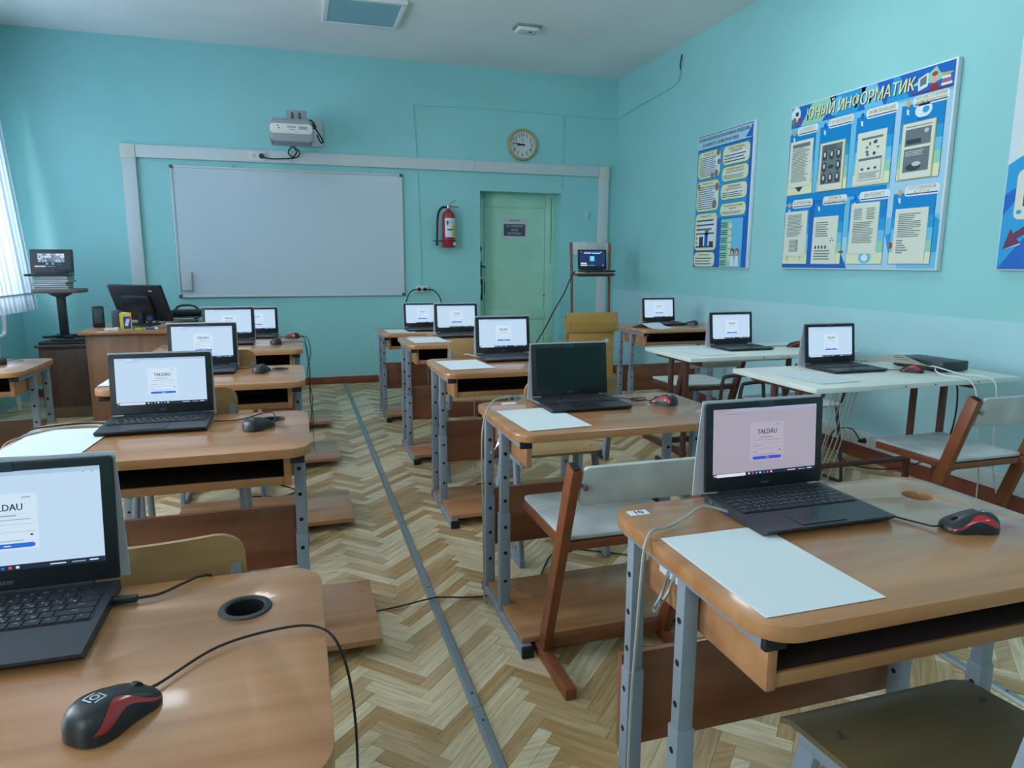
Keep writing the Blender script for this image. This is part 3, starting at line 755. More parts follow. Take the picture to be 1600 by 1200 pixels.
for i in range(6):
    h = (.020, .014, .018, .012, .020, .012)[i]
    o = thing('book', 'pale paper-covered book in the stack under the far-left laptop, %s' % ('lowest', 'second from below', 'third from below', 'third from above', 'second from above', 'topmost')[i], 'book', (-1.795+rnd.uniform(-.010, .010), 6.22, z), rnd.uniform(-.06, .06), 'books under the far-left laptop')
    w, d = .225, .20
    MB().box((0, 0, h/2), (w-.010, d-.014, h-.003)).build('pages', 'page_stack', o)
    MB().box((0, 0, h-.001), (w, d, .002)).build('cover', 'paper', o); MB().box((0, 0, .001), (w, d, .002)).build('cover', 'paper', o); MB().box((-w/2+.001, 0, h/2), (.002, d, h)).build('spine', 'paper', o)
    z += h+.0003
BOOK_TOP = z
# monitor seen from behind
t = thing('monitor', 'black computer monitor seen from behind on the teacher desk', 'monitor', (-1.12, 5.75, .728), math.radians(-36))
sh = MB().prism(rrect(-.25, -.14, .25, .14, .008), -.012, .012, 'xz', bev=.004); sh.xform(Matrix.Translation((0, 0, .165)) @ Matrix.Rotation(math.radians(20), 4, 'X') @ Matrix.Shear('XZ', 4, (0, 0))).build('shell', 'black_plastic', t)
b = MB().box((0, 0, 0), (.26, .03, .15), .012); b.xform(Matrix.Translation((0, -.02, .15)) @ Matrix.Rotation(math.radians(20), 4, 'X')).build('rear_housing', 'bezel_black', t)
b = MB().box((0, 0, 0), (.03, .001, .008)); b.xform(Matrix.Translation((.15, -.0, .165)) @ Matrix.Rotation(math.radians(20), 4, 'X') @ Matrix.Translation((0, -.0135, .1))).build('maker_badge', 'white_plastic', t)
MB().box((0, .0, .07), (.05, .03, .13), .006).build('neck', 'black_plastic', t)
MB().prism(rrect(-.12, -.08, .12, .08, .04), 0, .012, bev=.004).build('foot', 'black_plastic', t)
def speaker(x, y, rz, label, m='black_plastic', h=.15, w=.07):
    t = thing('desk_speaker', label, 'speaker', (x, y, .728), rz, 'small computer speakers')
    MB().prism(rrect(-w/2, -.04, w/2, .04, .012), 0, h, bev=.006).build('cabinet', m, t)
    MB().box((0, -.041, h*.55), (w*.75, .003, h*.7), .001).build('grille', 'dark_grey', t)
speaker(-1.375, 5.62, math.radians(20), 'black desk speaker left of the monitor')
speaker(-1.235, 5.53, 0, 'grey desk speaker in front of the monitor back', 'dark_grey', .125, .055)
t = thing('battery_box', 'yellow and blue cardboard box standing before the monitor', 'box', (-1.145, 5.36, .728), math.radians(12))
MB().box((0, 0, .0575), (.072, .05, .115), .001).build('carton', 'yellow_card', t)
MB().box((.008, -.0253, .05), (.045, .001, .085)).build('blue_panel', 'blue_card', t)
MB().box((.008, -.0259, .052), (.02, .0008, .05), rot=Matrix.Rotation(.3, 3, 'Y')).build('battery_picture', 'paper', t)
MB().box((.029, -.0255, .085), (.012, .001, .02)).build('red_flash', 'pink_plastic', t)
MB().box((.0, .0, .1175), (.05, .03, .004), rot=Matrix.Rotation(.12, 3, 'Y')).build('torn_flap', 'paper', t)
for x, y, w, d, h, m, lb in ((-1.235, 5.335, .075, .04, .016, 'white_plastic', 'white flat box left of the battery box'), (-1.195, 5.31, .03, .03, .022, 'white_plastic', 'small white cube beside the battery box'),
                             (-1.06, 5.33, .05, .03, .014, 'green_plastic', 'green eraser right of the battery box'), (-1.02, 5.35, .045, .02, .012, 'white_plastic', 'white marker cap pile right of the green eraser')):
    o = MB().prism(rrect(-w/2, -d/2, w/2, d/2, .004), 0, h, bev=.002).build('desk_item', m, None, loc=(x, y, .728)); tag(o, lb, 'desk item', 'small items on the teacher desk')
for i, (x, y, a, m, lb) in enumerate(((-1.0, 5.37, .6, 'pink_plastic', 'pink marker lying on the teacher desk'), (-.985, 5.33, -.4, 'blue_card', 'blue marker lying on the teacher desk'), (-1.03, 5.40, .1, 'ink', 'black marker lying on the teacher desk'))):
    o = thing('marker_pen', lb, 'marker', (x, y, .7285), a, 'markers on the teacher desk')
    MB().cyl((-.04, 0, .007), (.03, 0, .007), .007, 10).build('barrel', m, o); MB().cyl((.03, 0, .007), (.05, 0, .007), .0062, 10).build('cap', 'white_plastic', o)
# webcam, pen cup and folders
t = thing('webcam', 'small black webcam with round lens on the teacher desk', 'webcam', (-1.02, 5.50, .728), math.radians(10))
MB().box((0, 0, .02), (.03, .03, .04), .004).build('foot', 'black_plastic', t); MB().cyl((0, .02, .065), (0, -.02, .065), .027, 16).build('camera_head', 'black_plastic', t); MB().cyl((0, -.0195, .065), (0, -.0225, .065), .014, 14).build('lens', 'blue_card', t)
t = thing('pen_cup', 'dark blue cup with pens behind the black column', 'pen cup', (-1.52, 6.12, .6055))
MB().lathe([(0, 0), (.03, 0), (.034, .07), (.031, .07), (.028, .004), (0, .004)], n=16).build('cup', 'blue_card', t)
for k, m in enumerate(('orange_plastic', 'yellow_card', 'pink_plastic')):
    MB().cyl((.012*math.cos(k*2.1), .012*math.sin(k*2.1), .006), (.026*math.cos(k*2.1), .026*math.sin(k*2.1), .115), .004, 8).build('pen', m, t)
z = .728
for i, (m, lb) in enumerate((('ink_blue', 'dark blue folder at the bottom of the pile right of the monitor'), ('paper_grey', 'pale grey folder in the pile right of the monitor'), ('black_plastic', 'black folder on top of the pile right of the monitor'))):
    o = MB().prism(rrect(-.15, -.11, .15, .11, .006), 0, .012, bev=.002).build('folder', m, None, loc=(-.93+.015*i, 6.04-.01*i, z), rot=(0, 0, .2-.15*i)); tag(o, lb, 'folder', 'folders on the teacher desk')
    MB().box((0, -.1102, .006), (.26, .001, .006)).build('pages', 'paper', o); z += .0123
t = thing('desk_bag', 'black rounded bag handle showing above the folders by the whiteboard', 'bag', (-.86, 6.12, .765))
MB().prism(rrect(-.12, -.05, .12, .05, .03), 0, .05, bev=.015).build('body', 'black_plastic', t)
MB().tube([(-.09, 0, .04), (-.06, 0, .075), (0, 0, .085), (.06, 0, .075), (.09, 0, .04)], .008, 8, sub=5).build('handle', 'black_plastic', t)
# ------------------------------------------------------------------ laptops
def E_(n, r, g, b, k=0.88): emat(n, srgb(r, g, b), k)
E_('page_light', 190, 216, 240); E_('page_card', 206, 226, 244); E_('page_bar', 168, 196, 222); E_('page_ink', 30, 36, 58); E_('page_grey', 140, 158, 182); E_('page_blue', 38, 108, 214)
E_('page_pink', 164, 156, 172); E_('card_pink', 174, 166, 182); E_('bar_pink', 160, 166, 190); E_('ink_pink', 46, 46, 64); E_('grey_pink', 132, 126, 142); E_('blue_pink', 52, 78, 196)
E_('task_dark', 24, 34, 62); E_('task_white', 214, 224, 238); E_('task_red', 226, 76, 72); E_('task_teal', 70, 180, 190)
E_('video_dark', 22, 30, 48); E_('video_navy', 26, 46, 92); E_('video_cyan', 64, 196, 246); E_('video_white', 214, 226, 240); E_('video_grey', 130, 156, 178); E_('video_brown', 128, 104, 100)
LW, LD, LZ, LH = .291, .205, .0175, .192
U = .0177
def key_rows():
    rows = []
    lat = ['`1234567890-=', 'QWERTYUIOP[]', "ASDFGHJKL;'", 'ZXCVBNM,./']
    cyr = ['', 'ЙЦУКЕНГШЩЗХЪ', 'ФЫВАПРОЛДЖЭ', 'ЯЧСМИТЬБЮ.']
    y = .082
    rows.append((y, .0105, [(1.0, 'F%d' % i if 0 < i < 13 else '', '') for i in range(15)]))
    y -= .0165
    rows.append((y, .0155, [(1, c, '') for c in lat[0]]+[(2, '<-', '')]))
    y -= .0178
    rows.append((y, .0155, [(1.5, 'Tab', '')]+[(1, c, d) for c, d in zip(lat[1], cyr[1])]+[(1.5, '\\', '')]))
    y -= .0178
    rows.append((y, .0155, [(1.75, 'Caps', '')]+[(1, c, d) for c, d in zip(lat[2], cyr[2])]+[(2.25, 'Enter', '')]))
    y -= .0178
    rows.append((y, .0155, [(2.25, 'Shift', '')]+[(1, c, d) for c, d in zip(lat[3], cyr[3])]+[(2.75, 'Shift', '')]))
    y -= .0178
    rows.append((y, .0155, [(1.1, 'Ctrl', ''), (1, 'Fn', ''), (1, '#', ''), (1, 'Alt', ''), (5.4, '', ''), (1, 'Alt', ''), (1.2, 'Ctrl', ''), (1.1, '<', ''), (1.1, '^', ''), (1.1, '>', '')]))
    out = []
    for y, h, ks in rows:
        x = -7.5*U
        for w, a, b in ks:
            out.append((x+w*U/2, y, w*U-.0022, h, a, b)); x += w*U
    return out
KEYS = key_rows()
_keymesh = {}; _lap = {}
def screen_print(kind):
    """screen picture in a unit frame, 1 wide (u) by 1 high (v)"""
    P = Print(.02)
    if kind in ('login', 'pink'):
        pg, cd, br, ik, gy, bl = ('page_light', 'page_card', 'page_bar', 'page_ink', 'page_grey', 'page_blue') if kind == 'login' else ('page_pink', 'card_pink', 'bar_pink', 'ink_pink', 'grey_pink', 'blue_pink')
        P.rect(pg, 0, 0, 1, 1, .5)
        P.rect(br, .2, .955, 1, 1, 1); P.rect(gy, .03, .972, .11, .980, 2); P.rect(gy, .12, .918, .26, .926, 1)
        for u in (.91, .955): P.rect(gy, u, .945, u+.012, .955, 2)
        P.rr(cd, .35, .205, .675, .775, .012, 1)
        P.text(ik, 'TALDAU', .512, .635, .098, 2, .185, bold=.007)
        P.rect(gy, .44, .548, .57, .560, 2); P.rect(gy, .39, .508, .64, .515, 2); P.rect(gy, .60, .728, .645, .738, 2)
        P.rect(gy, .37, .462, .66, .465, 2); P.rect(gy, .375, .425, .46, .433, 2); P.rect(gy, .37, .385, .66, .388, 2); P.rect(gy, .375, .335, .42, .343, 2); P.ell(ik, .640, .350, .008, .010, 2, 8)
        P.rect(gy, .385, .295, .60, .302, 2)
        P.rr(bl, .375, .225, .655, .272, .02, 2); P.rect(cd, .50, .243, .535, .254, 3)
        P.rect('task_dark', 0, 0, 1, .055, 1); P.rect('task_white', .035, .004, .31, .050, 2); P.rect('task_white', .012, .018, .028, .040, 2)
        for i, c in enumerate(('task_white', 'task_red', 'task_teal', 'task_white', 'page_blue', 'task_red', 'task_white')): P.rect(c, .335+.036*i, .015, .352+.036*i, .040, 2)
        P.rect('task_white', .72, .020, .80, .032, 2); P.rect('page_grey', .83, .020, .90, .032, 2); P.rect('task_white', .92, .022, .965, .036, 2)
    elif kind == 'gallery':
        P.rect('video_dark', 0, 0, 1, 1, .5); r = random.Random(5)
        for i in range(6):
            for j in range(4):
                u, v = .13+i*.118, .40+j*.117
                P.rect(r.choice(('video_white', 'video_grey', 'video_white', 'page_light', 'video_brown', 'page_bar')), u, v, u+.112, v+.108, 1)
                P.ell(r.choice(('video_navy', 'video_grey', 'video_white', 'video_dark')), u+.05, v+.045, .022, .035, 2, 10)
        for u in (.37, .52): P.ell('video_cyan', u, .31, .03, .055, 1); P.rect('video_grey', u-.05, .262, u+.05, .272, 1)
        P.rect('video_grey', .62, .29, .74, .30, 1)
        P.rect('video_white', .04, .14, .33, .20, 1); P.rect('video_grey', .37, .155, .58, .18, 1); P.rect('video_navy', .64, .16, .95, .175, 1)
    elif kind == 'meeting':
        P.rect('video_navy', 0, 0, 1, 1, .5)
        P.rect('video_grey', .03, .93, .09, .97, 1); P.rect('page_blue', .16, .90, .80, .97, 1); P.rect('video_white', .17, .84, .46, .90, 1); P.rect('task_white', .50, .83, .82, .89, 1); P.rect('video_white', .83, .91, .88, .97, 1)
        P.rr('video_cyan', .40, .34, .59, .68, .01, 1); P.rect('page_card', .46, .50, .53, .62, 2); P.rect('page_card', .45, .42, .55, .44, 2)
        P.rect('video_white', .04, .16, .27, .25, 1); P.rect('video_white', .03, .05, .30, .11, 1)
        for u, w in ((.36, .03), (.41, .02), (.46, .06), (.54, .05)): P.rect('video_grey', u, .06, u+w, .11, 1)
        P.rect('video_navy', .64, .07, .88, .09, 1); P.rect('video_grey', .90, .05, .95, .13, 1)
    return P
def laptop(x_left, hinge_y, zt, label, kind='login', tilt=7.0, rz=0.0, keys='joined', sheet=True, scale=1.0, base_tape=True):
    t = thing('laptop', label, 'laptop', (x_left+LW/2*scale, hinge_y-.1*scale, zt), math.radians(rz), group='black laptops on the desks')
    t.scale = (scale,)*3
    if 'base' not in _lap:
        b = MB().prism([(-LD/2+.012, 0.0015), (LD/2, .0015), (LD/2, LZ), (-LD/2, LZ-.003), (-LD/2, LZ-.007)], -LW/2, LW/2, 'yz')
        b.prism(rrect(-.135, -.08, -.11, .09, .0), 0, .0016); b.prism(rrect(.11, -.08, .135, .09, .0), 0, .0016)
        _lap['base'] = b.mesh('base', 'laptop_black', 30)
        w = MB().box((0, .036, LZ-.0014), (15*U+.004, .104, .001)); _lap['well'] = w.mesh('keyboard_well', 'black_plastic', 0)
        _lap['pad'] = MB().box((-.012, -.065, LZ-.0019), (.10, .058, .0012), .0003).xform(Matrix.Rotation(0.0, 4, 'X')).mesh('touchpad', 'bezel_black', 0)
        kb = MB(); lg = MB()
        for x, y, w, h, a, c in KEYS:
            kb.box((x, y, LZ-.0004), (w, h, .0022))
            for s_, dx, dy, sz in ((a, -.0028 if len(a) == 1 else 0, .0028, .0062 if len(a) == 1 else .0042), (c, .003, -.003, .0055)):
                if s_:
                    vs, fs = text(s_, sz, 0); lg.add([(x+dx+v[0], y+dy+v[1], LZ+.0008) for v in vs], fs)
        _lap['keys'] = kb.mesh('keyboard', 'key_black', 0); _lap['legends'] = lg.mesh('key_legends', 'key_print', 0)
        pt = MB().box((-LW/2-.0002, .02, .0085), (.001, .013, .006)); _lap['usb'] = pt.mesh('usb_port', 'blue_card', 0)
        pt = MB().box((-LW/2-.0002, .055, .0085), (.001, .016, .006)).box((-LW/2-.0002, .078, .0085), (.001, .012, .008)); _lap['ports'] = pt.mesh('side_ports', 'dark_grey', 0)
    base = link('base', _lap['base'], t); link('keyboard_well', _lap['well'], base); link('touchpad', _lap['pad'], base)
    if keys == 'single':
        for x, y, w, h, a, c in KEYS:
            k = (round(w, 4), round(h, 4))
            if k not in _keymesh: _keymesh[k] = MB().box((0, 0, 0), (w, h, .0022), .0004, seg=1).mesh('key', 'key_black', 0)
            link('key', _keymesh[k], base, (x, y, LZ-.0004))
    else:
        o = link('keyboard', _lap['keys'], base); o['kind'] = 'stuff'
    o = link('key_legends', _lap['legends'], base); o['kind'] = 'stuff'
    link('usb_port', _lap['usb'], base); link('side_ports', _lap['ports'], base)
    T = Matrix.Translation((0, .1, LZ-.002)) @ Matrix.Rotation(math.radians(-tilt), 4, 'X')
    k = ('lid', tilt)
    if k not in _lap:
        l = MB().prism(rrect(-LW/2, 0.006, LW/2, LH, [.002, .002, .007, .007]), 0, .007, 'xz', bev=.0015); l.cyl((-.11, .004, .002), (.11, .004, .002), .0055, 10)
        _lap[k] = l.xform(T).mesh('lid', 'bezel_black', 30)
        vs, fs = text('acer', .011, .0003); _lap['logo', tilt] = MB().add([(v[0], -.0004, .018+v[1]) for v in vs], fs).xform(T).mesh('maker_logo', 'dim_print', 0)
        _lap['tape', tilt] = MB().box((0, -.0006, LH-.007), (.036, .0008, .014)).xform(T).mesh('webcam_tape', 'dim_tape', 0)
        _lap['band', tilt] = MB().box((0, -.0003, .031), (.262, .0006, .0014)).xform(T).mesh('bezel_band', 'black_plastic', 0)
        y1 = .1+math.sin(math.radians(tilt))*LH+.0092; z1 = LZ+math.cos(math.radians(tilt))*(LH-.004)
        sh = MB(); hw = .1472; pr = [(y1+.0, z1+.006), (y1+.012, z1*.62), (y1+.019, z1*.3), (y1+.022, .0015)]
        vs = []; fs = []
        for y, z in pr:
            for xx in (-hw, hw): vs += [(xx, y, z), (xx, y+.0016, z)]
        for i in range(3):
            a = i*4; fs += [(a, a+2, a+6, a+4), (a+1, a+5, a+7, a+3), (a, a+4, a+5, a+1), (a+2, a+3, a+7, a+6)]
        fs += [(0, 1, 3, 2), (12, 14, 15, 13)]
        _lap['sheet', tilt] = sh.add(vs, fs).mesh('backing_sheet', 'sheet_grey', 0)
    lid = link('lid', _lap[k], t); link('maker_logo', _lap['logo', tilt], lid)
    if base_tape: link('webcam_tape', _lap['tape', tilt], lid)
    if sheet: link('backing_sheet', _lap['sheet', tilt], t)
    k = ('screen', kind, tilt)
    if k not in _lap:
        S = T @ Matrix.Translation((-.128, -.0002, .0345)) @ Matrix.Diagonal((.256, .3, .144, 1))
        if kind == 'off':
            _lap[k] = [MB().box((.5, -.0002, .5), (1, .0008, 1)).xform(S).mesh('screen', 'screen_off', 0)]
        else:
            P = screen_print(kind); _lap[k] = [MB().box((.5, 0, .5), (1, .0002, 1)).xform(S).mesh('screen', 'bezel_black', 0)]
            for ink, b in P.pieces+list(P.inks.items()): _lap[k].append(b.xform(S).mesh('displayed_image', ink, 0))
    scr = link('screen', _lap[k][0], t)
    for me in _lap[k][1:]: link('displayed_image', me, scr)['kind'] = 'stuff'
    return t
mat('dim_tape', srgb(44, 62, 72), 0.3)
z = DZT
laptop(-.567, 1.105, z['F1'], 'open black laptop cut by the lower left edge, nearest to the camera', keys='single', tilt=7)
laptop(-.563, 2.335, z['L2'], 'open black laptop with login page on the second left desk', keys='joined', tilt=7)
laptop(-.57, 3.40, z['L3'], 'open black laptop on the third left desk, behind the large login screen')
laptop(-.55, 4.46, z['L4'], 'open black laptop on the fourth left desk below the whiteboard edge')
laptop(-.44, 5.36, z['L5'], 'open black laptop on the farthest left desk, half hidden by another')
laptop(.790, 1.195, z['R1'], 'open black laptop with pinkish login screen on the nearest right desk', kind='pink', keys='single', tilt=4)
laptop(.785, 2.29, z['M2'], 'open black laptop with its screen dark in the middle row', kind='off', tilt=7)
laptop(.865, 3.42, z['M3'], 'open black laptop on the middle-row desk behind the dark one')
laptop(.862, 4.52, z['M4'], 'open black laptop on the fourth middle desk, left of the green door')
laptop(.80, 5.50, z['M5'], 'open black laptop on the farthest middle desk under the wall socket')
laptop(2.315, 2.72, .700, 'open black laptop on the nearest white table beside the network switch', sheet=True)
laptop(2.335, 3.56, .700, 'open black laptop on the white table in the middle of right row')
laptop(2.66, 5.03, z['B3'], 'open black laptop on the brown desk in the far right corner')
laptop(-1.965, 6.30, BOOK_TOP, 'open black laptop with video-call gallery on the far-left book stack', kind='gallery', tilt=10, rz=4, sheet=False, base_tape=False)
laptop(2.535, 6.11, .6655+.4485, 'open black laptop with navy meeting screen on the stacked chair', kind='meeting', tilt=6, sheet=False, base_tape=False)

# ------------------------------------------------------------------ mice
def mouse_surface(t, a):
    """t 0 (rear) .. 1 (front), a 0..pi across"""
    L = .100; y = -L/2+L*t
    w = .0305*(1-abs(2*t-1)**4.5)**.42*(1-.10*math.exp(-((t-.55)/.2)**2)) if 0 < t < 1 else 0
    h = .042*(math.sin(PI*min(1, max(0, t))**.74))**.42 if 0 < t < 1 else 0
    h *= (1-.42*t); h = max(h, .0)
    ca, sa = math.cos(a), math.sin(a)
    return Vector((w*math.copysign(abs(ca)**.75, ca), y, .002+h*abs(sa)**.62))
def make_mouse_meshes():
    n, m = 26, 22; vs = []; fs = []
    ts = [.5-.5*math.cos(PI*i/n) for i in range(n+1)]
    for t_ in ts:
        tt = min(.998, max(.002, t_))
        for k in range(m+1): vs.append(mouse_surface(tt, PI*k/m))
    for i in range(n):
        for k in range(m):
            a = i*(m+1)+k; fs.append((a, a+m+1, a+m+2, a+1))
        fs.append((i*(m+1), i*(m+1)+m, (i+1)*(m+1)+m, (i+1)*(m+1)))
    fs.append(tuple(range(m, -1, -1))); fs.append(tuple(n*(m+1)+k for k in range(m+1)))
    body = MB().add(vs, fs).mesh('body', 'mouse_black', 50)
    reds = MB()
    for side in (0, 1):
        vv = []; ff = []; q = 20; r = 4
        for i in range(q+1):
            tt = .07+.90*i/q
            mid = .52-.30*tt + .10*math.sin(PI*tt); wd = (.30*math.sin(PI*min(1, (i/q)*.55+.42)*1.0)**1.0)*(1-abs(i/q-.35)*.9)
            f_ = i/q; mid = .16+.62*math.exp(-((f_-.42)/.27)**2)+.10*f_; wd = (.16+.50*math.exp(-((f_-.34)/.26)**2))*min(1, f_/.12)
            for k in range(r+1):
                a = mid+wd*(k/r-.5); a = a if side == 0 else PI-a
                p = mouse_surface(tt, a); c = Vector((0, p.y, .010)); p = p+(p-c).normalized()*.0006; vv.append(p)
        for i in range(q):
            for k in range(r):
                a = i*(r+1)+k; ff.append((a, a+r+1, a+r+2, a+1) if side == 0 else (a, a+1, a+r+2, a+r+1))
        reds.add(vv, ff)
    red = reds.mesh('side_accent', 'mouse_red', 50)
    wh = MB().cyl((-.0035, .028, .0185), (.0035, .028, .0185), .008, 16).mesh('scroll_wheel', 'black_plastic', 30)
    def strip(p, q, w):
        """mark lying on the shell from (x,y) p to q"""
        vv = []; ff = []; N = 6; d = (Vector(q)-Vector(p)); nn = Vector((-d.y, d.x)).normalized()*w/2
        for i in range(N+1):
            c = Vector(p)+d*i/N
            for s in (-1, 1):
                x, y = c.x+nn.x*s, c.y+nn.y*s; t_ = (y+.05)/.1
                # height of the shell over (x, y)
                best = max((mouse_surface(t_, PI*j/60) for j in range(61)), key=lambda v: -abs(v.x-x))
                vv.append((x, y, best.z+.0006))
        for i in range(N): a = i*2; ff.append((a, a+2, a+3, a+1) if False else (a+1, a+3, a+2, a))
        return vv, ff
    seam = MB().add(*strip((0, .046), (0, .002), .0008)).mesh('button_seam', 'hole_dark', 0)
    lg = MB(); cy = -.020
    for p, q in (((-.008, cy-.007), (-.008, cy+.006)), ((-.008, cy-.0075), (.004, cy-.0075)), ((.008, cy+.007), (.008, cy-.006)), ((.008, cy+.0075), (-.004, cy+.0075))): lg.add(*strip(p, q, .0018))
    for k in range(8): a0, a1 = k*PI/4, (k+1)*PI/4; lg.add(*strip((.0042*math.cos(a0), cy+.0042*math.sin(a0)), (.0042*math.cos(a1), cy+.0042*math.sin(a1)), .0018))
    return body, red, wh, seam, lg.mesh('brand_mark', 'key_print', 0)
MOUSE = make_mouse_meshes()
def mouse(x, y, zt, rz, label, red=True, cord=None, scale=1.0):
    """rz: heading of the nose in degrees from +y, counter-clockwise"""
    t = thing('computer_mouse', label, 'mouse', (x, y, zt), math.radians(rz), group='wired computer mice')
    body = link('body', MOUSE[0], t); link('scroll_wheel', MOUSE[2], t); link('button_seam', MOUSE[3], t)
    if red: link('side_accent', MOUSE[1], t); link('brand_mark', MOUSE[4], t)
    if cord:
        R = Matrix.Rotation(-math.radians(rz), 3, 'Z'); o = Vector((x, y, zt))
        pts = [(0, .040, .009), (0, .052, .0075), (0, .064, .006)]+[tuple(R @ (Vector(p)-o)) for p in cord]
        MB().tube(pts, .0019, 6, sub=6).build('cord', 'cable_black', t)
    return t
g = .0025
mouse(-.212, .775, z['F1'], -38, 'black and red mouse with white logo on the nearest left desk', True,
      [(-.12, .885, .706), (-.055, .905, .708), (.0, .90, .708), (.03, .875, .69), (.045, .85, .62), (.045, .83, .5), (.03, .82, .35), (.05, .80, .2), (.045, .74, .05)])
mouse(-.128, 2.130, z['L2'], -40, 'all-black mouse on the second left desk', False, [(-.085, 2.20, .709), (-.09, 2.25, .725), (-.12, 2.27, .722), (-.19, 2.25, .709), (-.262, 2.235, .712)])
mouse(-.168, 3.225, z['L3'], -20, 'black mouse on the third left desk beside the hole', False, [(-.15, 3.31, .714), (-.17, 3.36, .73), (-.22, 3.35, .715), (-.278, 3.31, .716)])
mouse(-.135, 4.275, z['L4'], 10, 'black and red mouse on the fourth left desk', True, [(-.12, 4.34, .721), (-.05, 4.36, .721), (.0, 4.33, .722), (.03, 4.31, .70), (.045, 4.30, .5), (.05, 4.30, .2), (.06, 4.28, .01)])
mouse(-.05, 5.17, z['L5'], 60, 'black and red mouse on the farthest left desk', True, [(-.12, 5.20, .664), (-.148, 5.24, .667)])
mouse(1.185, .925, z['R1'], 72, 'black and red mouse seen from its side on the nearest right desk', True, [(1.12, .96, .704), (1.095, 1.03, .703), (1.085, 1.10, .706), (1.082, 1.13, .71)])
mouse(1.222, 2.135, z['M2'], 35, 'black and red mouse on the desk with the dark laptop', True, [(1.19, 2.21, .703), (1.14, 2.20, .704), (1.15, 2.245, .704), (1.20, 2.235, .705), (1.17, 2.205, .705), (1.10, 2.24, .71), (1.077, 2.23, .71)])
mouse(2.70, 2.475, .700, 40, 'black and red mouse on the nearest white table', True, [(2.64, 2.56, .703), (2.63, 2.64, .703), (2.61, 2.66, .71)])
mouse(2.85, 3.45, .700, 70, 'black and red mouse on the middle white table', True, [(2.75, 3.50, .703), (2.65, 3.50, .703), (2.63, 3.50, .71)])
mouse(2.985, 4.83, z['B3'], 40, 'black mouse on the brown desk in the far right corner', False, [(3.0, 4.93, .716), (3.05, 4.97, .72), (3.0, 4.99, .716), (2.954, 4.95, .72)])
mouse(-1.40, 3.90, .700, 30, 'black and red mouse on the desk at the left picture edge', True, [(-1.42, 3.99, .703), (-1.38, 4.04, .703), (-1.33, 4.0, .703)])

# ------------------------------------------------------------------ sheets of paper
def paper(cx, cy, zt, rz, label, fold=False, w=.21, h=.297, n=2):
    if n > 1:
        t = thing('paper_sheets', label, 'paper', (cx, cy, zt), math.radians(rz), group='white paper sheets on the desks')
        for i in range(n): MB().box((.0012*i, -.002*i, .0006+.0008*i), (w, h, .0006)).build('sheet', 'paper', t, smooth=0)
        return
    b = MB(); N = 12; vs = []; fs = []
    for i in range(N+1):
        s_ = i/N; zz = .002+(.030*math.exp(-((s_-.6)/.2)**2) if fold else 0)
        for th in (0, .0005):
            vs += [(-w/2, -h/2+h*s_, zz+th), (w/2, -h/2+h*s_, zz+th)]
    for i in range(N):
        a = 4*i; fs += [(a+2, a+3, a+7, a+6), (a, a+4, a+5, a+1), (a, a+2, a+6, a+4), (a+1, a+5, a+7, a+3)]
    fs += [(0, 1, 3, 2), (4*N, 4*N+2, 4*N+3, 4*N+1)]
    o = b.add(vs, fs).build('paper_sheet', 'paper', None, 40, (cx, cy, zt), (0, 0, math.radians(rz))); tag(o, label, 'paper', 'white paper sheets on the desks')
paper(.712, .903, z['R1'], 0, 'two white paper sheets on the nearest right desk', n=2)
paper(.730, 2.035, z['M2'], 3, 'white paper sheet on the desk with the dark laptop', n=1)
paper(.745, 3.185, z['M3'], 3, 'white paper sheet on the middle-row desk behind the dark laptop', n=1)
paper(.755, 4.24, z['M4'], 2, 'white paper sheet on the fourth middle desk', n=1)
paper(.745, 5.36, z['M5'], 2, 'white paper sheet on the farthest middle desk', n=1)
paper(-.645, 2.115, z['L2'], -4, 'white paper sheet on the second left desk', n=1)
paper(-.66, 3.16, z['L3'], 0, 'white paper sheet on the third left desk', n=1)
paper(2.155, 2.47, .700, 4, 'white paper sheet lying on the nearest white table', n=1)
paper(2.17, 3.38, .700, 4, 'white paper sheet lying on the middle white table', n=1)
paper(2.58, 4.72, z['B3'], 25, 'white paper sheet with a raised fold on the far right desk', fold=True, n=1)

# ------------------------------------------------------------------ network switch
t = thing('network_switch', 'flat black network switch on the nearest white table', 'network switch', (2.895, 2.555, .700), math.radians(4))
MB().box((0, 0, .026), (.17, .26, .044), .003).build('case', 'laptop_black', t)
MB().box((-.0855, -.02, .022), (.002, .18, .022)).build('port_panel', 'dark_grey', t)
for i in range(8): MB().box((-.0868, -.095+.021*i, .022), (.002, .015, .012)).build('port', 'hole_dark', t)
for sx in (-.07, .07):
    for sy in (-.11, .11): MB().cyl((sx, sy, 0), (sx, sy, .005), .008, 8).build('rubber_foot', 'black_plastic', t)

# ------------------------------------------------------------------ cables
def cable(pts, label, m='cable_grey', r=.0028, group=None, name='cable', sub=7):
    o = MB().tube(pts, r, 6, sub=sub).build(name, m); tag(o, label, 'cable', group); return o
G = 'grey network cables'
cable([(.793, 1.115, .709), (.74, 1.125, .722), (.69, 1.10, .716), (.64, 1.085, .706), (.600, 1.065, .712), (.578, 1.05, .70), (.569, 1.045, .66), (.568, 1.055, .52), (.570, 1.07, .36), (.572, 1.075, .18), (.58, 1.08, .03), (.60, 1.1, .006)], 'thick grey network cable from the pink-screen laptop over the desk edge', r=.0030, group=G, name='network_cable')
cable([(.788, 2.215, .709), (.73, 2.225, .735), (.66, 2.20, .745), (.595, 2.16, .735), (.560, 2.13, .67), (.552, 2.12, .56), (.558, 2.13, .40), (.565, 2.15, .2), (.575, 2.17, .03), (.62, 2.2, .005)], 'grey network cable curving off the desk of the dark laptop', r=.0030, group=G, name='network_cable')
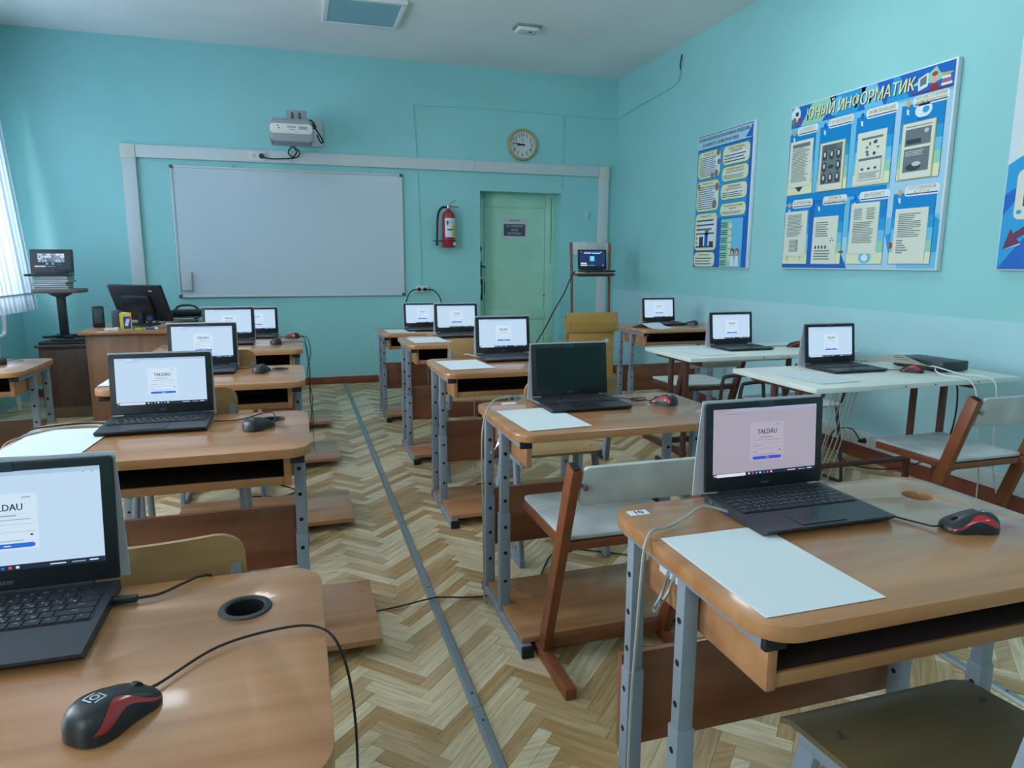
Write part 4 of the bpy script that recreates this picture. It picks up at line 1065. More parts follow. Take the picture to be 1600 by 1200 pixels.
cable([(.868, 3.34, .722), (.83, 3.345, .733), (.80, 3.38, .738), (.80, 3.42, .724), (.84, 3.45, .70), (.86, 3.46, .5), (.87, 3.48, .1)], 'short grey network cable looping left of the middle-row laptop', r=.0028, group=G, name='network_cable')
cable([(.66, 5.60, .672), (.57, 5.54, .665), (.535, 5.48, .56), (.545, 5.42, .40), (.59, 5.36, .28), (.62, 5.36, .1)], 'thin grey cable hanging off the far middle desk', r=.0026, group=G, name='network_cable')
cable([(.864, 4.44, .728), (.84, 4.45, .732), (.81, 4.47, .724), (.80, 4.51, .70), (.81, 4.52, .4)], 'grey network cable at the fourth middle desk', r=.0026, group=G, name='network_cable')
cable([(-.565, 2.26, .713), (-.62, 2.285, .711), (-.70, 2.265, .709), (-.755, 2.19, .708), (-.785, 2.12, .68), (-.79, 2.06, .5), (-.79, 2.05, .1)], 'grey network cable along the back edge of second left desk', r=.0028, group=G, name='network_cable')
cable([(-.565, 2.29, .713), (-.62, 2.31, .713), (-.70, 2.30, .712), (-.76, 2.26, .709), (-.79, 2.22, .66), (-.80, 2.22, .4), (-.81, 2.25, .1)], 'black power cord with inline block on the second left desk', 'cable_black', .0025, name='power_cord')
cable([(-.02, 2.25, .006), (.23, 2.255, .006), (.40, 2.262, .020), (.44, 2.264, .018), (.59, 2.252, .006), (.80, 2.30, .006), (1.0, 2.55, .006), (1.3, 2.4, .006)], 'dark cable crossing the floor over the metal strip', 'cable_black', .0032, name='floor_cable')
pc = cable([(-.245, 1.058, .707), (-.215, 1.064, .707), (-.185, 1.088, .709), (-.165, 1.112, .706), (-.15, 1.128, .69), (-.14, 1.14, .6), (-.13, 1.15, .4), (-.12, 1.2, .1)], 'black charger cord leaving the nearest left laptop', 'cable_black', .0022, name='power_cord')
MB().box((-.262, 1.057, .7078), (.038, .013, .010), .003).build('plug', 'black_plastic', pc)
for i, (dx, lb) in enumerate(((0, 'left one of two black cords hanging beside the fourth left desk'), (.02, 'right one of two black cords hanging beside the fourth left desk'))):
    cable([(-.10+dx, 5.24, .664), (-.02+dx, 5.22, .666), (.03+dx, 5.18, .655), (.05+dx, 5.15, .55), (.06-dx, 5.15, .40), (.05+dx, 5.14, .22), (.07-dx, 5.1, .08), (.04, 5.0, .006)], lb, 'cable_black', .0028, 'black cords by the left row', 'hanging_cord')
# wall outlet with two plugs, and the thin painted cable feeding it
t = thing('wall_socket', 'double white wall socket with black plugs beside the whiteboard', 'socket', (1.205, YB, .93))
MB().box((0, -.018, 0), (.13, .036, .066), .006).build('housing', 'white_plastic', t)
for s in (-1, 1): MB().cyl((s*.03, -.034, 0), (s*.03, -.075, -.002), .02, 12, .014).build('plug', 'black_plastic', t)
cable([(1.178, YB-.075, .93), (1.10, YB-.085, .92), (1.05, YB-.08, .85), (1.03, YB-.1, .70), (1.02, 6.3, .3), (1.0, 5.8, .05)], 'black cord curving left from the wall socket plug', 'cable_black', .0055, 'cords of the wall socket', 'power_cord')
cable([(1.232, YB-.075, .93), (1.31, YB-.085, .92), (1.38, YB-.08, .84), (1.40, YB-.1, .70), (1.36, 6.4, .3), (1.3, 5.9, .05)], 'black cord curving right from the wall socket plug', 'cable_black', .0055, 'cords of the wall socket', 'power_cord')
cable([(1.205, YB-.006, .965), (1.20, YB-.006, 1.5), (1.185, YB-.006, 2.08)], 'thin teal-painted cable running up the wall from the socket', 'wall_paint', .005, 'painted cables on the wall', 'wall_cable', 1)
cable([(1.185, YB-.006, 2.215), (1.165, YB-.006, 2.50), (1.16, YB-.006, 2.70), (1.9, YB-.006, 2.715), (2.72, YB-.006, 2.70), (XR-.006, YB-.006, 2.70)], 'thin painted cable crossing the wall above the clock', 'wall_paint', .005, 'painted cables on the wall', 'wall_cable', 1)
cable([(2.72, YB-.006, 2.70), (2.715, YB-.006, 2.22)], 'painted cable dropping behind the clock to the trunking', 'wall_paint', .005, 'painted cables on the wall', 'wall_cable', 1)
cable([(2.713, YB-.006, 2.09), (2.71, YB-.006, 1.95)], 'short painted cable above the door corner', 'wall_paint', .005, 'painted cables on the wall', 'wall_cable', 1)
cable([(XR-.006, YB-.01, 2.70), (XR-.006, 6.5, 2.74), (XR-.006, 6.0, 2.76), (XR-.008, 5.80, 2.79), (XR-.01, 5.76, 2.88)], 'painted cable running along the right wall near the ceiling', 'wall_paint', .005, 'painted cables on the wall', 'wall_cable', 4)
cable([(XR-.01, 5.76, 2.88), (XR-.02, 5.75, 2.92), (XR-.014, 5.74, 3.0)], 'black bare cable end sticking up on the right wall', 'cable_black', .006, name='wall_cable')
cable([(2.46, 6.0, 1.12), (2.40, 5.96, 1.06), (2.30, 5.86, .93), (2.15, 5.72, .78), (2.0, 5.6, .60), (1.7, 5.5, .2), (1.6, 5.4, .01)], 'black cord sloping down from the laptop on the stacked chair', 'cable_black', .0055, name='power_cord')
# network leads from the switch
rnd = random.Random(2); ords = ('leftmost', 'second', 'third', 'fourth', 'fifth', 'rightmost')
for i in range(6):
    y0 = 2.46+.021*i; xx = 2.60+.030*i
    cable([(2.806, y0, .722), (2.74, y0+.02, .735+.006*i), (2.70, 2.72+.006*i, .725), (xx+.05, 2.79, .715), (xx+.02, 2.83, .69), (xx, 2.85, .50), (xx-.05-.02*rnd.random(), 2.86, .25), (xx-.12-.05*rnd.random(), 2.86, .06), (xx-.05, 2.95, .006)], 'pale network lead hanging behind the nearest white table, %s' % ords[i], 'cable_grey', .0030, 'leads of the network switch', 'network_cable')
cable([(2.806, 2.445, .722), (2.76, 2.40, .715), (2.74, 2.34, .705), (2.75, 2.25, .706), (2.76, 2.21, .68), (2.78, 2.20, .60), (2.86, 2.22, .30), (2.90, 2.2, .05), (3.1, 2.0, .006)], 'white lead falling over the front of the nearest white table', 'cable_white', .0032, 'white leads over the table front', 'network_cable')
cable([(2.806, 2.485, .722), (2.78, 2.42, .73), (2.83, 2.33, .708), (2.87, 2.25, .706), (2.885, 2.21, .68), (2.89, 2.20, .58), (2.92, 2.2, .30), (3.0, 2.15, .05), (3.2, 2.0, .006)], 'second white lead falling over the front of the nearest white table', 'cable_white', .0032, 'white leads over the table front', 'network_cable')
cable([(XR-.06, 3.30, .125), (XR-.09, 3.30, .14), (XR-.13, 3.33, .20), (XR-.17, 3.42, .17), (XR-.16, 3.45, .06), (XR-.2, 3.2, .006), (XR-.14, 2.9, .08), (XR-.2, 2.62, .3), (XR-.2, 2.6, .60), (2.99, 2.62, .66)], 'black mains lead looping from the low outlets up to the switch', 'cable_black', .004, name='power_cord')
o = thing('mains_plug', 'black plug in the low white outlets on right wall', 'plug', (XR-.047, 3.30, .125))
MB().cyl((0, 0, 0), (-.03, 0, 0), .018, 12, .013).build('body', 'black_plastic', o); MB().cyl((-.03, 0, 0), (-.045, 0, .002), .008, 8).build('strain_relief', 'black_plastic', o)
for i, (a, b, lb) in enumerate((((-.3, 3.3), (-.1, 3.9), 'black cord lying on the floor under the third left desk'), ((-.55, 2.6), (-.3, 3.5), 'black cord coiled on the floor behind the second left desk'), ((1.1, 3.0), (.9, 3.5), 'black cord on the floor beneath the middle row'))):
    r2 = random.Random(i); P = []
    for k in range(8):
        s = k/7; P.append((a[0]+(b[0]-a[0])*s+.12*math.sin(k*1.7+i), a[1]+(b[1]-a[1])*s+.08*math.cos(k*2.1), .005))
    cable(P, lb, 'cable_black', .0035, 'cords on the floor', 'floor_cable')
# metal cable strips screwed to the floor
def strip(x, y0, y1, label, m='steel'):
    t = thing('floor_strip', label, 'floor strip', (x, 0, 0), group='metal strips on the floor')
    segs = []; y = y0
    while y < y1: segs.append((y, min(y+1.45, y1))); y += 1.45
    for i, (a, b) in enumerate(segs):
        s = MB().prism([(-.016, 0), (.016, 0), (.016, .004), (.009, .011), (-.009, .011), (-.016, .004)], a+.001, b-.001, 'xz').build('strip_section', m, t)
        for yy in (a+.06, (a+b)/2, b-.06): MB().cyl((0, yy, .0105), (0, yy, .0125), .004, 8).build('screw', 'metal_dark', s)
mat('strip_metal', srgb(146, 158, 164), 0.35, metal=0.55)
strip(.412, 1.62-4*.72, 6.98, 'long grey metal strip running down the aisle floor', 'strip_metal')
strip(1.855, -.9, 3.2, 'bright metal strip on the floor behind the nearest right desk', 'steel')
# ------------------------------------------------------------------ whiteboard
t = thing('whiteboard', 'large blank whiteboard with aluminium frame on the back wall', 'whiteboard', (0, YB, 0))
X0, X1, Z0, Z1 = -1.036, 1.032, .870, 2.044
MB().box(((X0+X1)/2, -.012, (Z0+Z1)/2), (X1-X0-.01, .016, Z1-Z0-.01)).build('writing_surface', 'board_white', t, smooth=0)
for a, b in (((X0, Z0+.009), (X1, Z0+.009)), ((X0, Z1-.009), (X1, Z1-.009))): MB().box(((X0+X1)/2, -.016, a[1]), (X1-X0, .03, .018), .004).build('frame_rail', 'trunking', t)
for x in (X0+.009, X1-.009): MB().box((x, -.016, (Z0+Z1)/2), (.018, .03, Z1-Z0), .004).build('frame_rail', 'trunking', t)
for x in (X0+.012, X1-.012):
    for zz in (Z0+.012, Z1-.012): MB().box((x, -.018, zz), (.03, .034, .03), .005).build('corner_cap', 'dark_grey', t)
for x in (-.5, .72): MB().box((x, -.012, Z1+.008), (.02, .02, .02), .002).build('hanger', 'grey_plastic', t)
o = thing('board_eraser', 'pale magnetic eraser at the lower left of the whiteboard', 'eraser', (-.962, YB-.021, 1.02))
MB().prism(rrect(-.043, -.085, .043, .085, .012), -.036, -.006, 'xz', bev=.006).build('grip', 'paper_grey', o)
MB().prism(rrect(-.041, -.083, .041, .083, .010), -.006, 0, 'xz').build('felt_pad', 'dark_grey', o)

# ------------------------------------------------------------------ projector on its wall arm
t = thing('projector', 'white and grey short-throw projector on a wall arm above the whiteboard', 'projector', (.0, YB, 0))
MB().box((.065, -.012, 2.38), (.46, .024, .24), .004).build('wall_plate', 'paper_grey', t)
MB().box((.06, -.26, 2.425), (.10, .50, .05), .008).build('arm', 'grey_plastic', t)
MB().box((.065, -.50, 2.435), (.17, .07, .085), .008).build('arm_bracket', 'grey_plastic', t)
for x in (.03, .09): MB().box((x, -.536, 2.43), (.022, .004, .05)).build('bracket_slot', 'dark_grey', t)
MB().box((.06, -.50, 2.375), (.15, .10, .02), .004).build('mount_plate', 'white_plastic', t)
b = MB().prism(rrect(-.165, -.09, .195, .09, [.05, .05, .07, .07], 8), -.72, -.46, 'xz', bev=.02); b.xform(Matrix.Translation((.0, 0, 2.275)))
bd = b.build('body', 'grey_plastic', t)
MB().prism(rrect(-.155, -.035, .185, .045, .03, 8), -.724, -.66, 'xz', bev=.004).xform(Matrix.Translation((0, 0, 2.285))).build('front_panel', 'white_plastic', bd)
MB().box((.015, -.60, 2.198), (.32, .20, .02), .006).build('lower_skirt', 'dark_grey', bd)
MB().prism(rrect(-.14, -.02, .17, .02, .018, 6), -.70, -.50, 'xz', bev=.006).xform(Matrix.Translation((.0, 0, 2.355))).build('upper_shell', 'grey_plastic', bd)
P = Print(); P.text('ink', 'EPSON', .02, 2.422, .022, 1, bold=.01); P.rect('grey_plastic', .075, 2.405, .145, 2.432, 1); P.rect('grey_plastic', .0, 2.398, .04, 2.404, 1)
for k in range(2): P.ell('dark_grey', -.09+.008*k, 2.43-.018*k, .007, .005, 1, 8)
P.build(bd, 'front_print', (0, -.7245, -.12))
MB().tube([(.15, -.48, 2.41), (.19, -.5, 2.40), (.22, -.5, 2.35), (.18, -.5, 2.34), (.19, -.48, 2.38), (.25, -.45, 2.30), (.28, -.42, 2.25), (.26, -.42, 2.24), (.23, -.44, 2.30)], .007, 6, sub=6).build('cable_bundle', 'cable_black', t)
MB().tube([(.03, -.55, 2.20), (.04, -.4, 2.17), (.06, -.12, 2.20), (.02, -.08, 2.15), (-.02, -.08, 2.19), (.02, -.08, 2.24), (.08, -.08, 2.20), (.05, -.08, 2.15), (-.1, -.08, 2.13), (-.2, -.08, 2.13), (-.265, -.07, 2.15)], .006, 6, sub=6).build('power_lead', 'cable_black', t)
o = thing('trunking_outlet', 'double outlet set into the trunking left of the projector', 'socket', (-.285, YB-.04, 2.152))
MB().box((0, -.004, 0), (.15, .008, .085), .003).build('plate', 'white_plastic', o)
MB().cyl((-.035, -.0075, 0), (-.035, -.0085, 0), .023, 16).build('socket_well', 'trunking_cream', o)
for s in (-.010, .010): MB().cyl((-.035+s, -.0085, .0), (-.035+s, -.0095, .0), .004, 8).build('socket_hole', 'hole_dark', o)
MB().cyl((.03, -.007, 0), (.03, -.04, 0), .024, 16, .018).build('plug', 'black_plastic', o)

# ------------------------------------------------------------------ clock
t = thing('wall_clock', 'round wall clock with gold rim and white face above the door', 'clock', (2.267, YB, 2.383))
MB().lathe([(.0, 0), (.150, 0), (.156, .012), (.153, .034), (.143, .042), (.133, .036), (.131, .020), (0, .020)], (0, 0, 0), 40, 'y').build('rim', 'clock_gold', t)
MB().lathe([(.131, .018), (.131, .0225), (0, .0225)], (0, 0, 0), 40, 'y').build('dial', 'clock_face', t)
P = Print()
for k in range(1, 13):
    a = PI/2-k*PI/6; P.text('ink', str(k), .098*math.cos(a), .098*math.sin(a), .052, 1, bold=.004)
for k in range(60):
    a = k*PI/30; P.rect('grey_plastic', .122*math.cos(a)-.001, .122*math.sin(a)-.001, .122*math.cos(a)+.001, .122*math.sin(a)+.001, 1)
P.rect('grey_plastic', -.018, .048, .018, .058, 1)
P.build(t, 'dial', (0, -.0232, 0))
def hand(a, L, tail, w, y, name):
    R = Matrix.Rotation(-a, 4, 'Y')
    MB().prism([(-w/2, -tail), (w/2, -tail), (w/2*.9, L*.6), (w*.15, L), (-w*.15, L), (-w/2*.9, L*.6)], y-.001, y+.001, 'xz').xform(Matrix.Rotation(a, 4, 'Y')).build(name, 'ink', t)
mins = 46.6
hand(2*PI*mins/60, .098, .028, .012, -.028, 'minute_hand'); hand(2*PI*(8+mins/60)/12, .07, .024, .014, -.0255, 'hour_hand'); hand(2*PI*.47, .03, .04, .003, -.0305, 'second_hand')
MB().cyl((0, -.024, 0), (0, -.034, 0), .007, 12).build('hub', 'ink', t)

# ------------------------------------------------------------------ fire extinguisher
t = thing('fire_extinguisher', 'red fire extinguisher with black hose on the wall by the door', 'fire extinguisher', (1.475, YB-.085, 1.345))
MB().lathe([(0, .0), (.062, 0), (.066, .008), (.066, .30), (.058, .335), (.03, .36), (.018, .37), (.018, .385), (0, .385)], (0, 0, 0), 24).build('cylinder', 'red_paint', t)
vs = []; fs = []; n = 14
for i in range(n+1):
    a = -PI/2-.75+1.9*i/n
    for zz in (.10, .285): vs.append((.0668*math.cos(a), .0668*math.sin(a), zz))
for i in range(n): fs.append((2*i, 2*i+2, 2*i+3, 2*i+1))
lb_ = MB().add(vs, fs).build('label_sheet', 'paper', t)
def wrap(ink, a0, a1, z0, z1, name):
    vv = []; ff = []
    for i in range(9):
        a = a0+(a1-a0)*i/8
        for zz in (z0, z1): vv.append((.0673*math.cos(a), .0673*math.sin(a), zz))
    for i in range(8): ff.append((2*i, 2*i+2, 2*i+3, 2*i+1))
    MB().add(vv, ff).build(name, ink, lb_)
wrap('yellow_card', -PI/2+.35, -PI/2+1.1, .11, .22, 'label_print'); wrap('ink_blue', -PI/2-.4, -PI/2+.7, .165, .18, 'label_print'); wrap('ink_blue', -PI/2-.5, -PI/2-.2, .22, .26, 'label_print'); wrap('paper_grey', -PI/2-.1, -PI/2+1.0, .235, .25, 'label_print')
MB().cyl((0, 0, .375), (0, 0, .405), .018, 14).build('valve', 'steel', t)
MB().bar((-.01, 0, .405), (.10, -.01, .395), .018, .008, .002).build('carry_handle', 'red_paint', t)
MB().bar((0, 0, .412), (.075, -.005, .465), .016, .006, .002).build('squeeze_lever', 'red_paint', t)
MB().tube([(-.015, 0, .392), (-.06, 0, .39), (-.095, 0, .35), (-.11, 0, .28), (-.115, 0, .18), (-.118, 0, .10), (-.12, 0, .03)], .011, 8, sub=5).build('hose', 'cable_black', t)
MB().cyl((-.12, 0, .05), (-.121, 0, .02), .013, 10, .016).build('nozzle', 'black_plastic', t)
b = MB().lathe([(.068, .060), (.0695, .060), (.0695, .070), (.068, .070), (.068, .060)], (0, 0, 0), 24); b.bar((-.06, -.02, .065), (-.155, 0, .062), .006, .010); b.box((0, .075, .065), (.03, .016, .05)); b.build('bracket_band', 'black_plastic', t)
MB().box((.045, -.058, .035), (.02, .008, .03), .002).build('gauge', 'white_plastic', t)

# ------------------------------------------------------------------ door notice, light switch
t = thing('door_notice', 'white paper notice with dark lettered panel on the green door', 'notice', (2.255, YB+.1995, 1.555))
MB().box((0, .0003, 0), (.285, .0006, .225)).build('sheet', 'paper_grey', t, smooth=0)
P = Print(); P.rect('dark_grey', -.12, -.075, .12, .05, 1)
P.text('ink', 'ВНИМАНИЕ!', 0, .085, .022, 2, .12, bold=.008)
P.text('paper_grey', 'ПОСТОРОННИМ', 0, .027, .03, 2, .19, bold=.004); P.text('paper_grey', 'ВХОД', 0, -.012, .03, 2, .07, bold=.004); P.text('paper_grey', 'ВОСПРЕЩЕН', 0, -.05, .03, 2, .15, bold=.004)
P.build(t, 'notice_print')
t = thing('light_switch', 'teal-painted light switch on the wall right of the door', 'switch', (3.0, YB, 1.70))
MB().box((0, -.006, 0), (.07, .012, .09), .004).build('plate', 'wall_paint', t); MB().box((0, -.014, .005), (.014, .008, .03), .002).build('rocker', 'white_plastic', t)

# ------------------------------------------------------------------ posters on the right wall
def pm(n, r, g, b): mat(n, srgb(r, g, b), 0.35)
pm('blue_deep', 24, 104, 198); pm('blue_mid', 40, 160, 222); pm('blue_sky', 110, 196, 236); pm('blue_pale', 168, 212, 240); pm('cream', 226, 234, 196); pm('gold', 196, 178, 84); pm('title_cream', 232, 238, 190)
pm('leaf_green', 150, 214, 190); pm('grey_photo', 110, 124, 128); pm('grey_dark', 58, 68, 74); pm('sheet_cream', 224, 228, 214); pm('red_head', 150, 50, 52); pm('skin', 226, 180, 160); pm('hair_red', 178, 66, 60); pm('edge_white', 216, 228, 236); pm('text_soft', 120, 132, 138); pm('blue_grad', 8, 136, 208); pm('orange_pin', 222, 170, 80); pm('white_cloud', 226, 238, 248); pm('maroon', 110, 52, 80)
RW = (0, 0, -PI/2)
def poster(name, label, y0, z0, w, h, cat='poster', th=.03):
    t = thing(name, label, cat, (XR-.003, y0, z0), rot=RW)
    MB().box((w/2, -th/2, h/2), (w, th, h), .002).build('board', 'edge_white', t)
    return t
t2 = poster('information_board', 'large blue information board with eight sheets and slanted cream title', 4.205, 1.160, 1.268, 1.086, 'information board')
def at(P, t, th, name):
    P.build(t, name, (0, -th, 0))
P = Print(); W2, H2 = 1.268, 1.086
P.rect('blue_sky', .008, .008, W2-.012, H2-.008, .5)
P.rect('blue_pale', .9, .30, W2-.012, .93, .8); P.rect('blue_pale', .57, .008, 1.0, .20, .8)
P.poly('blue_deep', [(.008, .008), (.62, .008), (.50, .20), (.60, .50), (.30, .49), (.008, .30)], 1); P.poly('blue_grad', [(.008, .44), (.20, .455), (.45, .44), (.88, .45), (.88, .49), (.45, .50), (.008, .495)], 1.2)
P.poly('blue_deep', [(1.05, .008), (W2-.012, .14), (W2-.012, .26), (1.22, .30), (.88, .45), (.88, .18)], 1) if False else P.poly('blue_mid', [(.90, .20), (1.22, .29), (W2-.012, .27), (W2-.012, .10), (.95, .05)], 1)
P.rect('blue_deep', .008, .945, W2-.012, H2-.008, 1)                       # title band
for k, (a, b, c, d) in enumerate(((.10, .30, .2, .42), (.42, .60, .36, .66), (.66, .80, .62, .74), (.82, .98, .86, .90))): P.poly(('leaf_green', 'blue_mid', 'blue_sky', 'blue_mid')[k], [(a, .946), (b, .946), (d, H2-.009), (c, H2-.009)], 1.3)
P.poly('leaf_green', [(.98, 1.0), (1.08, 1.035), (1.14, H2-.015), (1.17, 1.03), (1.25, 1.02), (1.14, .99)], 1.3); P.poly('blue_sky', [(.30, 1.02), (.45, 1.07), (.52, 1.0), (.40, .96)], 1.4)
for (cu, cv) in ((.05, 1.03),): P.ell('white_cloud', cu, cv, .045, .05, 1.5); P.rect('grey_dark', .045, 1.02, .075, 1.045, 2); P.ell('hair_red', .085, .985, .018, .022, 2); P.ell('grey_photo', .035, .985, .022, .03, 2); P.rect('blue_deep', .07, .952, .095, .965, 2)
P.text('grey_dark', 'ЮНЫЙ ИНФОРМАТИК', .583, 1.003, .098, 2, .86, bold=.014, shear=.12); P.text('title_cream', 'ЮНЫЙ ИНФОРМАТИК', .578, 1.008, .098, 3, .86, bold=.010, shear=.12)
P.poly('white_cloud', [(1.035, .965), (1.095, .98), (1.092, 1.05), (1.03, 1.03)], 2); P.poly('grey_photo', [(1.045, .985), (1.085, .995), (1.083, 1.038), (1.042, 1.025)], 2.5)
P.ell('skin', 1.135, 1.012, .018, .026, 2); P.ell('hair_red', 1.135, 1.034, .019, .012, 2.5); P.poly('red_head', [(1.10, .95), (1.17, .95), (1.155, .985), (1.12, .985)], 2)
for i, c in enumerate(('white_cloud', 'pink_plastic', 'white_cloud', 'gold')): P.rect(c, 1.18, .962+.017*i, 1.245-.006*i, .975+.017*i, 2)
P.rect('maroon', 1.0, .948, 1.25, .958, 1.8)
cells = [(.010, .255), (.300, .560), (.610, .892), (.942, 1.220)]
heads = [['О КУРСЕ'], ['ЭТО ИНТЕРЕСНО'], ['ИНФОРМАЦИЯ'], ['ИЗ ИСТОРИИ', 'ИНФОРМАТИКИ']], [['АЛГОРИТМЫ'], ['ПАМЯТЬ', 'КОМПЬЮТЕРА'], ['ИНТЕРНЕТ'], ['ГОТОВИМСЯ', 'К ЕГЭ']]
for r, (v0, v1) in enumerate(((.500, .905), (.035, .428))):
    for c, (a, b) in enumerate(cells):
        P.rect('ink_blue', a-.003, v0-.003, b+.003, v1+.0, 2); n = 5
        cols = ('cream', 'leaf_green', 'blue_sky', 'blue_mid', 'blue_grad', 'blue_grad')
        for i in range(6): P.rect(cols[i], a, v0+(v1-v0)*(i/6), b, v0+(v1-v0)*((i+1)/6), 2.5)
        P.rr('white_cloud', a+.07, v1-.02, b+.02, v1+.036, .02, 3); P.rr('ink_blue', a+.08, v1-.012, b+.01, v1-.006, .002, 3.5)
        hs = heads[r][c]
        for i, s_ in enumerate(hs): P.text('gold', s_, (a+.09+b)/2, v1+(.012 if len(hs) == 1 else .022-.024*i), .030 if len(hs) == 1 else .024, 4, min(.19, .019*len(s_)), bold=.012)
        P.ell('orange_pin' if c in (0, 3) else 'blue_deep', a+.04, v1+.005, .014, .018, 3, 10); P.poly('white_cloud', [(a+.03, v1-.02), (a+.05, v1-.03), (a+.045, v1-.045), (a+.055, v1-.055), (a+.035, v1-.05)], 3)
P.ell('white_cloud', 1.085, .862, .055, .04, 3); P.ell('blue_mid', 1.10, .862, .022, .018, 3.5); P.rect('blue_deep', 1.05, .812, 1.12, .825, 3.5); P.ell('blue_sky', .76, .072, .05, .035, 3); P.ell('white_cloud', .76, .072, .025, .022, 3.5)
P.ell('hair_red', .565, .11, .02, .008, 4); P.ell('hair_red', .95, .14, .012, .02, 4)
at(P, t2, .0302, 'board_print')
sheets = [(.028, .553, 'lines'), (.318, .502, 'portraits'), (.637, .510, 'diagram'), (.965, .505, 'photos'), (.025, .088, 'block'), (.308, .037, 'figures'), (.632, .098, 'table'), (.972, .042, 'text')]
lbs = {}
P_ = Print(); P_.poly('grey_dark', [(.09, .553), (.17, .553), (.135, .515)], 6); P_.rect('grey_dark', .06, .06, .063, .086, 6); P_.rect('grey_dark', .19, .06, .193, .086, 6); at(P_, t2, .0302, 'board_print')
for i, (u, v, kd) in enumerate(sheets):
    w, h = .208, .297
    pk = MB().box((u+w/2, -.0345, v+h/2), (w+.012, .003, h+.006)).build('sheet_pocket', 'gold' if kd in ('photos', 'portraits') else 'sheet_cream', t2, smooth=0)
    MB().box((u+w/2, -.0362, v+h/2), (w, .0012, h)).build('sheet', 'sheet_cream', pk, smooth=0)
    P = Print()
    if kd == 'lines': P.rect('grey_photo', u+.02, v+.255, u+w-.02, v+.28, 1); P.lines('text_soft', u+.02, v+.03, u+w-.02, v+.25, 22)
    if kd == 'portraits':
        P.rect('grey_photo', u+.015, v+.04, u+w-.015, v+.285, 1); P.lines('grey_dark', u+.03, v+.25, u+w-.03, v+.28, 2)
        for a in range(3):
            for b in range(3):
                if a == 1 and b == 1: P.ell('grey_dark', u+w/2, v+.145, .025, .012, 2); continue
                P.ell('grey_dark', u+.045+a*.06, v+.075+b*.072, .021, .032, 2, 12); P.ell('paper_grey', u+.045+a*.06, v+.08+b*.072, .010, .016, 3, 10)
    if kd == 'diagram':
        P.rect('grey_photo', u+.03, v+.255, u+w-.02, v+.268, 1); rr_ = random.Random(3)
        for k in range(9): P.ell('grey_photo', u+.04+rr_.random()*.14, v+.165+rr_.random()*.08, .006+.008*rr_.random(), .006+.006*rr_.random(), 1, 8)
        P.rect('grey_photo', u+.015, v+.02, u+w-.015, v+.15, 1); P.rect('sheet_cream', u+.018, v+.023, u+w-.018, v+.135, 2)
        for k in range(3): P.rect('grey_dark', u+.04+.05*k, v+.08, u+.06+.05*k, v+.092, 3)
        P.rect('text_soft', u+.02, v+.062, u+w-.02, v+.065, 3); P.lines('text_soft', u+.03, v+.03, u+w-.03, v+.06, 3, 3)
    if kd == 'photos':
        P.rect('grey_photo', u+.02, v+.175, u+w-.02, v+.265, 1); P.rect('grey_dark', u+.03, v+.185, u+w-.08, v+.21, 2); P.ell('paper_grey', u+w-.05, v+.245, .015, .012, 2); P.rect('grey_photo', u+.02, v+.035, u+w-.02, v+.16, 1); P.ell('grey_dark', u+.09, v+.06, .05, .02, 2); P.ell('paper_grey', u+.11, v+.075, .03, .012, 3); P.lines('paper_grey', u+.03, v+.12, u+w-.05, v+.15, 3, 2); P.rect('text_soft', u+.02, v+.275, u+w-.02, v+.28, 1)
    if kd == 'block': P.lines('text_soft', u+.02, v+.13, u+w-.03, v+.28, 16); P.rect('text_soft', u+.05, v+.03, u+w-.07, v+.11, 1); P.lines('sheet_cream', u+.05, v+.035, u+w-.07, v+.11, 8, 2)
    if kd == 'figures':
        P.lines('text_soft', u+.02, v+.17, u+w-.07, v+.27, 7)
        for k in range(4): P.ell('grey_dark', u+.03+.03*k, v+.105, .008, .012, 1, 10)
        for k in range(3): P.rect('grey_dark', u+w-.05+.012*k, v+.14+.015*(k % 2), u+w-.042+.012*k, v+.15+.015*(k % 2), 1)
        P.lines('text_soft', u+.02, v+.02, u+w-.04, v+.09, 4)
    if kd == 'table': P.lines('text_soft', u+.02, v+.20, u+.09, v+.27, 7); P.lines('text_soft', u+.12, v+.20, u+w-.02, v+.27, 7); P.lines('text_soft', u+.02, v+.06, u+w-.02, v+.19, 13)
    if kd == 'text': P.lines('text_soft', u+.02, v+.14, u+w-.02, v+.275, 13, jag=.5); P.lines('text_soft', u+.02, v+.05, u+.10, v+.13, 6, jag=.6)
    P.build(pk, 'sheet_print', (0, -.0364, 0))
# safety-rules poster
t1 = poster('safety_poster', 'narrow blue safety-rules poster with cream text bubbles near the corner', 5.385, 1.158, .775, 1.09, 'poster', .022)
P = Print(); W1, H1 = .775, 1.09
P.rect('blue_deep', .006, .006, W1-.02, H1-.006, .5); P.rect('blue_mid', .006, .4, W1-.06, .96, .8)
P.rect('blue_pale', .006, .975, W1-.02, H1-.008, 1); P.rect('ink_blue', .006, .968, W1-.02, .973, 1.5); P.rect('ink_blue', .006, H1-.012, W1-.02, H1-.006, 1.5); P.poly('blue_deep', [(.66, .985), (.70, 1.02), (W1-.025, 1.08), (W1-.025, .98)], 1.5)
P.text('grey_dark', 'ТЕХНИКА БЕЗОПАСНОСТИ И ПРАВИЛА ПОВЕДЕНИЯ', .36, 1.048, .036, 2, .69, bold=.014); P.text('grey_dark', 'В КАБИНЕТЕ ИНФОРМАТИКИ', .32, 1.004, .036, 2, .50, bold=.014)
